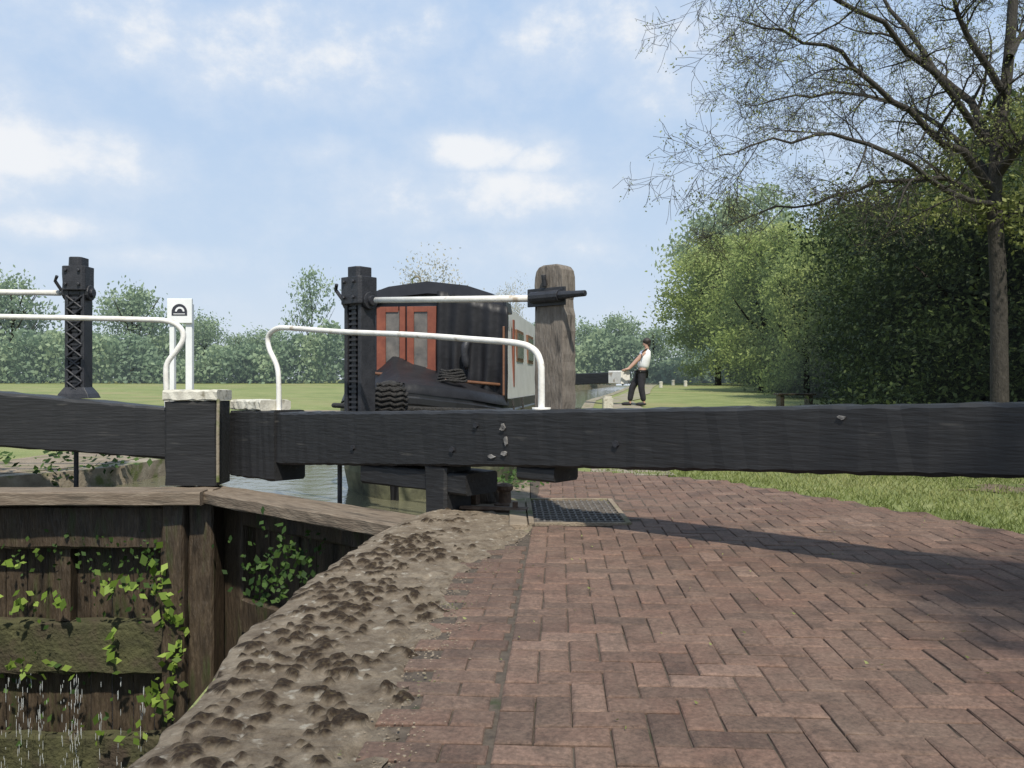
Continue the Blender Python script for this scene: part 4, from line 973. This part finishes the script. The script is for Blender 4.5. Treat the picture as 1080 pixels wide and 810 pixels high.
me = quads_mesh('inner_foliage', C, A, B, R, M['leafash']); o = bpy.data.objects.new('inner_foliage', me); link(o); setp(o, ash)

# ------------------------------------------------------------------ grass blades
gq = np.random.default_rng(11)
N_ = 150000; gx = gq.uniform(.2, 9.5, N_); gy = gq.uniform(2.5, 14, N_)
edge_x = np.interp(gy, [.3, 3.5, 5.5, 6.87, 8.34, 9.25, 10, 14], [4.9, 4.3, 3.5, 2.9, 2.16, .85, 2.1, 2.6])
bare = (((gx-5.2)/.8)**2+((gy-7.9)/.35)**2 < .8)
keep = (gx > edge_x+gq.normal(size=N_)*.07-.02) & (gq.random(N_) < np.clip(1.3-gy/14, .2, 1)) & (~bare | (gq.random(N_) < .25)); gx = gx[keep]; gy = gy[keep]; k = len(gx)
h = gq.uniform(.02, .06, k)*(1+.8*(gq.random(k) < .05)); a = gq.uniform(0, 6.28, k); lean = gq.normal(size=(k, 2))*.02
gz = np.array([hgt(0, y) for y in gy])
C = np.stack([gx, gy, gz+h*.5], 1); A = np.stack([lean[:, 0], lean[:, 1], h*.5+.005], 1); B = np.stack([np.cos(a)*.005, np.sin(a)*.005, np.zeros(k)], 1)
me = quads_mesh('grass', C, A, B, np.clip(.45+.3*np.sin(gx*1.7+gy)+gq.normal(size=k)*.2, 0, 1), M['blade']); o = bpy.data.objects.new('grass', me); link(o)
tag(o, 'short mown grass blades on the verge', 'grass', kind='stuff')

random.seed(31); g = G(); att = []
for i in range(110):
    x = random.uniform(-.3, 3.2); y = random.uniform(2.2, 7.5)
    if not inside(x, y): continue
    a = random.uniform(0, 6.28); s = random.uniform(.004, .011)
    g.add([(x+s*math.cos(a+k*1.57)*(1 if k % 2 else .5), y+s*math.sin(a+k*1.57)*(1 if k % 2 else .5), .017+.003*k) for k in range(4)], [(0, 1, 2, 3)]); att += [random.random()]*4
tag(g.make('leaf_litter', M['leafash'], attr=att), 'scattered dry leaf fragments on the bricks', 'leaves', kind='stuff')

# ------------------------------------------------------------------ world
W = bpy.data.worlds.new('World'); scene.world = W; W.use_nodes = True
nt = W.node_tree; N = nt.nodes; L = nt.links; bg = N['Background']
sky = N.new('ShaderNodeTexSky'); sky.sky_type = 'NISHITA'; sky.sun_disc = False
SE = 54; sdir = Vector((.22, -.97, 0)).normalized()
sky.sun_elevation = math.radians(SE); sky.sun_rotation = math.atan2(sdir.x, sdir.y); sky.dust_density = 2.0; sky.air_density = 1.0; sky.ozone_density = 1.5
tc = N.new('ShaderNodeTexCoord'); sp = N.new('ShaderNodeSeparateXYZ'); L.new(tc.outputs['Generated'], sp.inputs[0])
def math_(op, a, b=None, c=None):
    n = N.new('ShaderNodeMath'); n.operation = op
    for i, v in enumerate((a, b, c)):
        if v is None: continue
        if isinstance(v, (int, float)): n.inputs[i].default_value = v
        else: L.new(v, n.inputs[i])
    return n.outputs[0]
def smooth(v, lo, hi):
    m = N.new('ShaderNodeMapRange'); m.interpolation_type = 'SMOOTHSTEP'; m.inputs['From Min'].default_value = lo; m.inputs['From Max'].default_value = hi
    L.new(v, m.inputs['Value']); return m.outputs[0]
az = math_('ARCTAN2', sp.outputs[0], sp.outputs[1]); el = math_('ARCSINE', sp.outputs[2])
cv = N.new('ShaderNodeCombineXYZ'); L.new(az, cv.inputs[0]); L.new(el, cv.inputs[1])
ns = N.new('ShaderNodeTexNoise'); ns.inputs['Scale'].default_value = 15; ns.inputs['Detail'].default_value = 12; ns.inputs['Roughness'].default_value = .6
mpv = N.new('ShaderNodeMapping'); mpv.inputs['Scale'].default_value = (1, 1.3, 1); L.new(cv.outputs[0], mpv.inputs[0]); L.new(mpv.outputs[0], ns.inputs['Vector'])
blobs = [(40, 160, 110, 40, 1.0), (115, 165, 50, 34, .8), (45, 236, 80, 22, .8), (505, 160, 75, 24, 1.15), (560, 168, 50, 22, .95), (540, 202, 115, 34, .95), (420, 205, 110, 42, .62), (275, 50, 240, 55, .75), (400, 30, 130, 50, .6), (640, 35, 170, 50, .75), (160, 272, 100, 16, .6), (560, 262, 150, 26, .5), (80, 15, 100, 30, .6), (700, 90, 80, 40, .6), (340, 158, 50, 24, .5), (-150, 150, 200, 90, .8), (1300, 120, 250, 120, .8)]
tot = None
for (u, v, ru, rv, s) in blobs:
    a0 = math.atan((u-540)/F); e0 = math.atan((400-v)/F*math.cos(a0))
    dx_ = math_('MULTIPLY', math_('SUBTRACT', az, a0), F/ru); dy_ = math_('MULTIPLY', math_('SUBTRACT', el, e0), F/rv)
    q = math_('ADD', math_('MULTIPLY', dx_, dx_), math_('MULTIPLY', dy_, dy_))
    gs = math_('MULTIPLY', math_('POWER', 2.718, math_('MULTIPLY', q, -1.0)), s)
    tot = gs if tot is None else math_('MAXIMUM', tot, gs)
dens = math_('ADD', tot, math_('MULTIPLY', math_('SUBTRACT', ns.outputs['Fac'], .5), 1.35))
cf_ = math_('ADD', math_('MULTIPLY', smooth(dens, -.1, 1.0), .48), math_('MULTIPLY', smooth(dens, .5, .98), .5))
hz = N.new('ShaderNodeMapRange'); hz.inputs['From Min'].default_value = 0; hz.inputs['From Max'].default_value = .4; hz.inputs['To Min'].default_value = 0; hz.inputs['To Max'].default_value = 1
L.new(el, hz.inputs['Value'])
rs_ = ramp(N, [(0, (.74, .81, .9)), (.35, (.58, .71, .88)), (1, (.47, .635, .88))]); L.new(hz.outputs[0], rs_.inputs['Fac'])
vs_ = N.new('ShaderNodeVectorMath'); vs_.operation = 'SCALE'; vs_.inputs['Scale'].default_value = 8.4; L.new(rs_.outputs[0], vs_.inputs[0])
m1 = N.new('ShaderNodeMix'); m1.data_type = 'RGBA'; m1.inputs['Factor'].default_value = .93; L.new(sky.outputs[0], m1.inputs['A']); L.new(vs_.outputs[0], m1.inputs['B'])
m2 = N.new('ShaderNodeMix'); m2.data_type = 'RGBA'; L.new(cf_, m2.inputs['Factor']); L.new(m1.outputs['Result'], m2.inputs['A']); m2.inputs['B'].default_value = (7.35, 7.55, 7.85, 1)
L.new(m2.outputs['Result'], bg.inputs['Color']); bg.inputs['Strength'].default_value = .12

sd = bpy.data.lights.new('sun', 'SUN'); sd.energy = 4.9; sd.angle = math.radians(1.6); sd.color = (1, .935, .82)
so = bpy.data.objects.new('sun', sd); link(so)
ld = Vector((-sdir.x*math.cos(math.radians(SE)), -sdir.y*math.cos(math.radians(SE)), -math.sin(math.radians(SE))))
so.rotation_euler = ld.to_track_quat('-Z', 'Y').to_euler(); so.location = (0, -5, 20)

cam = bpy.data.cameras.new('camera'); co = bpy.data.objects.new('camera', cam); link(co)
cam.sensor_width = 36; cam.lens = 36*F/1080; cam.shift_y = -5/1080; cam.clip_end = 3000; cam.clip_start = .05
co.location = (0, 0, CAMH); co.rotation_euler = (math.radians(90), 0, 0); scene.camera = co
scene.view_settings.view_transform = 'Standard'; scene.view_settings.look = 'None'; scene.view_settings.exposure = 0
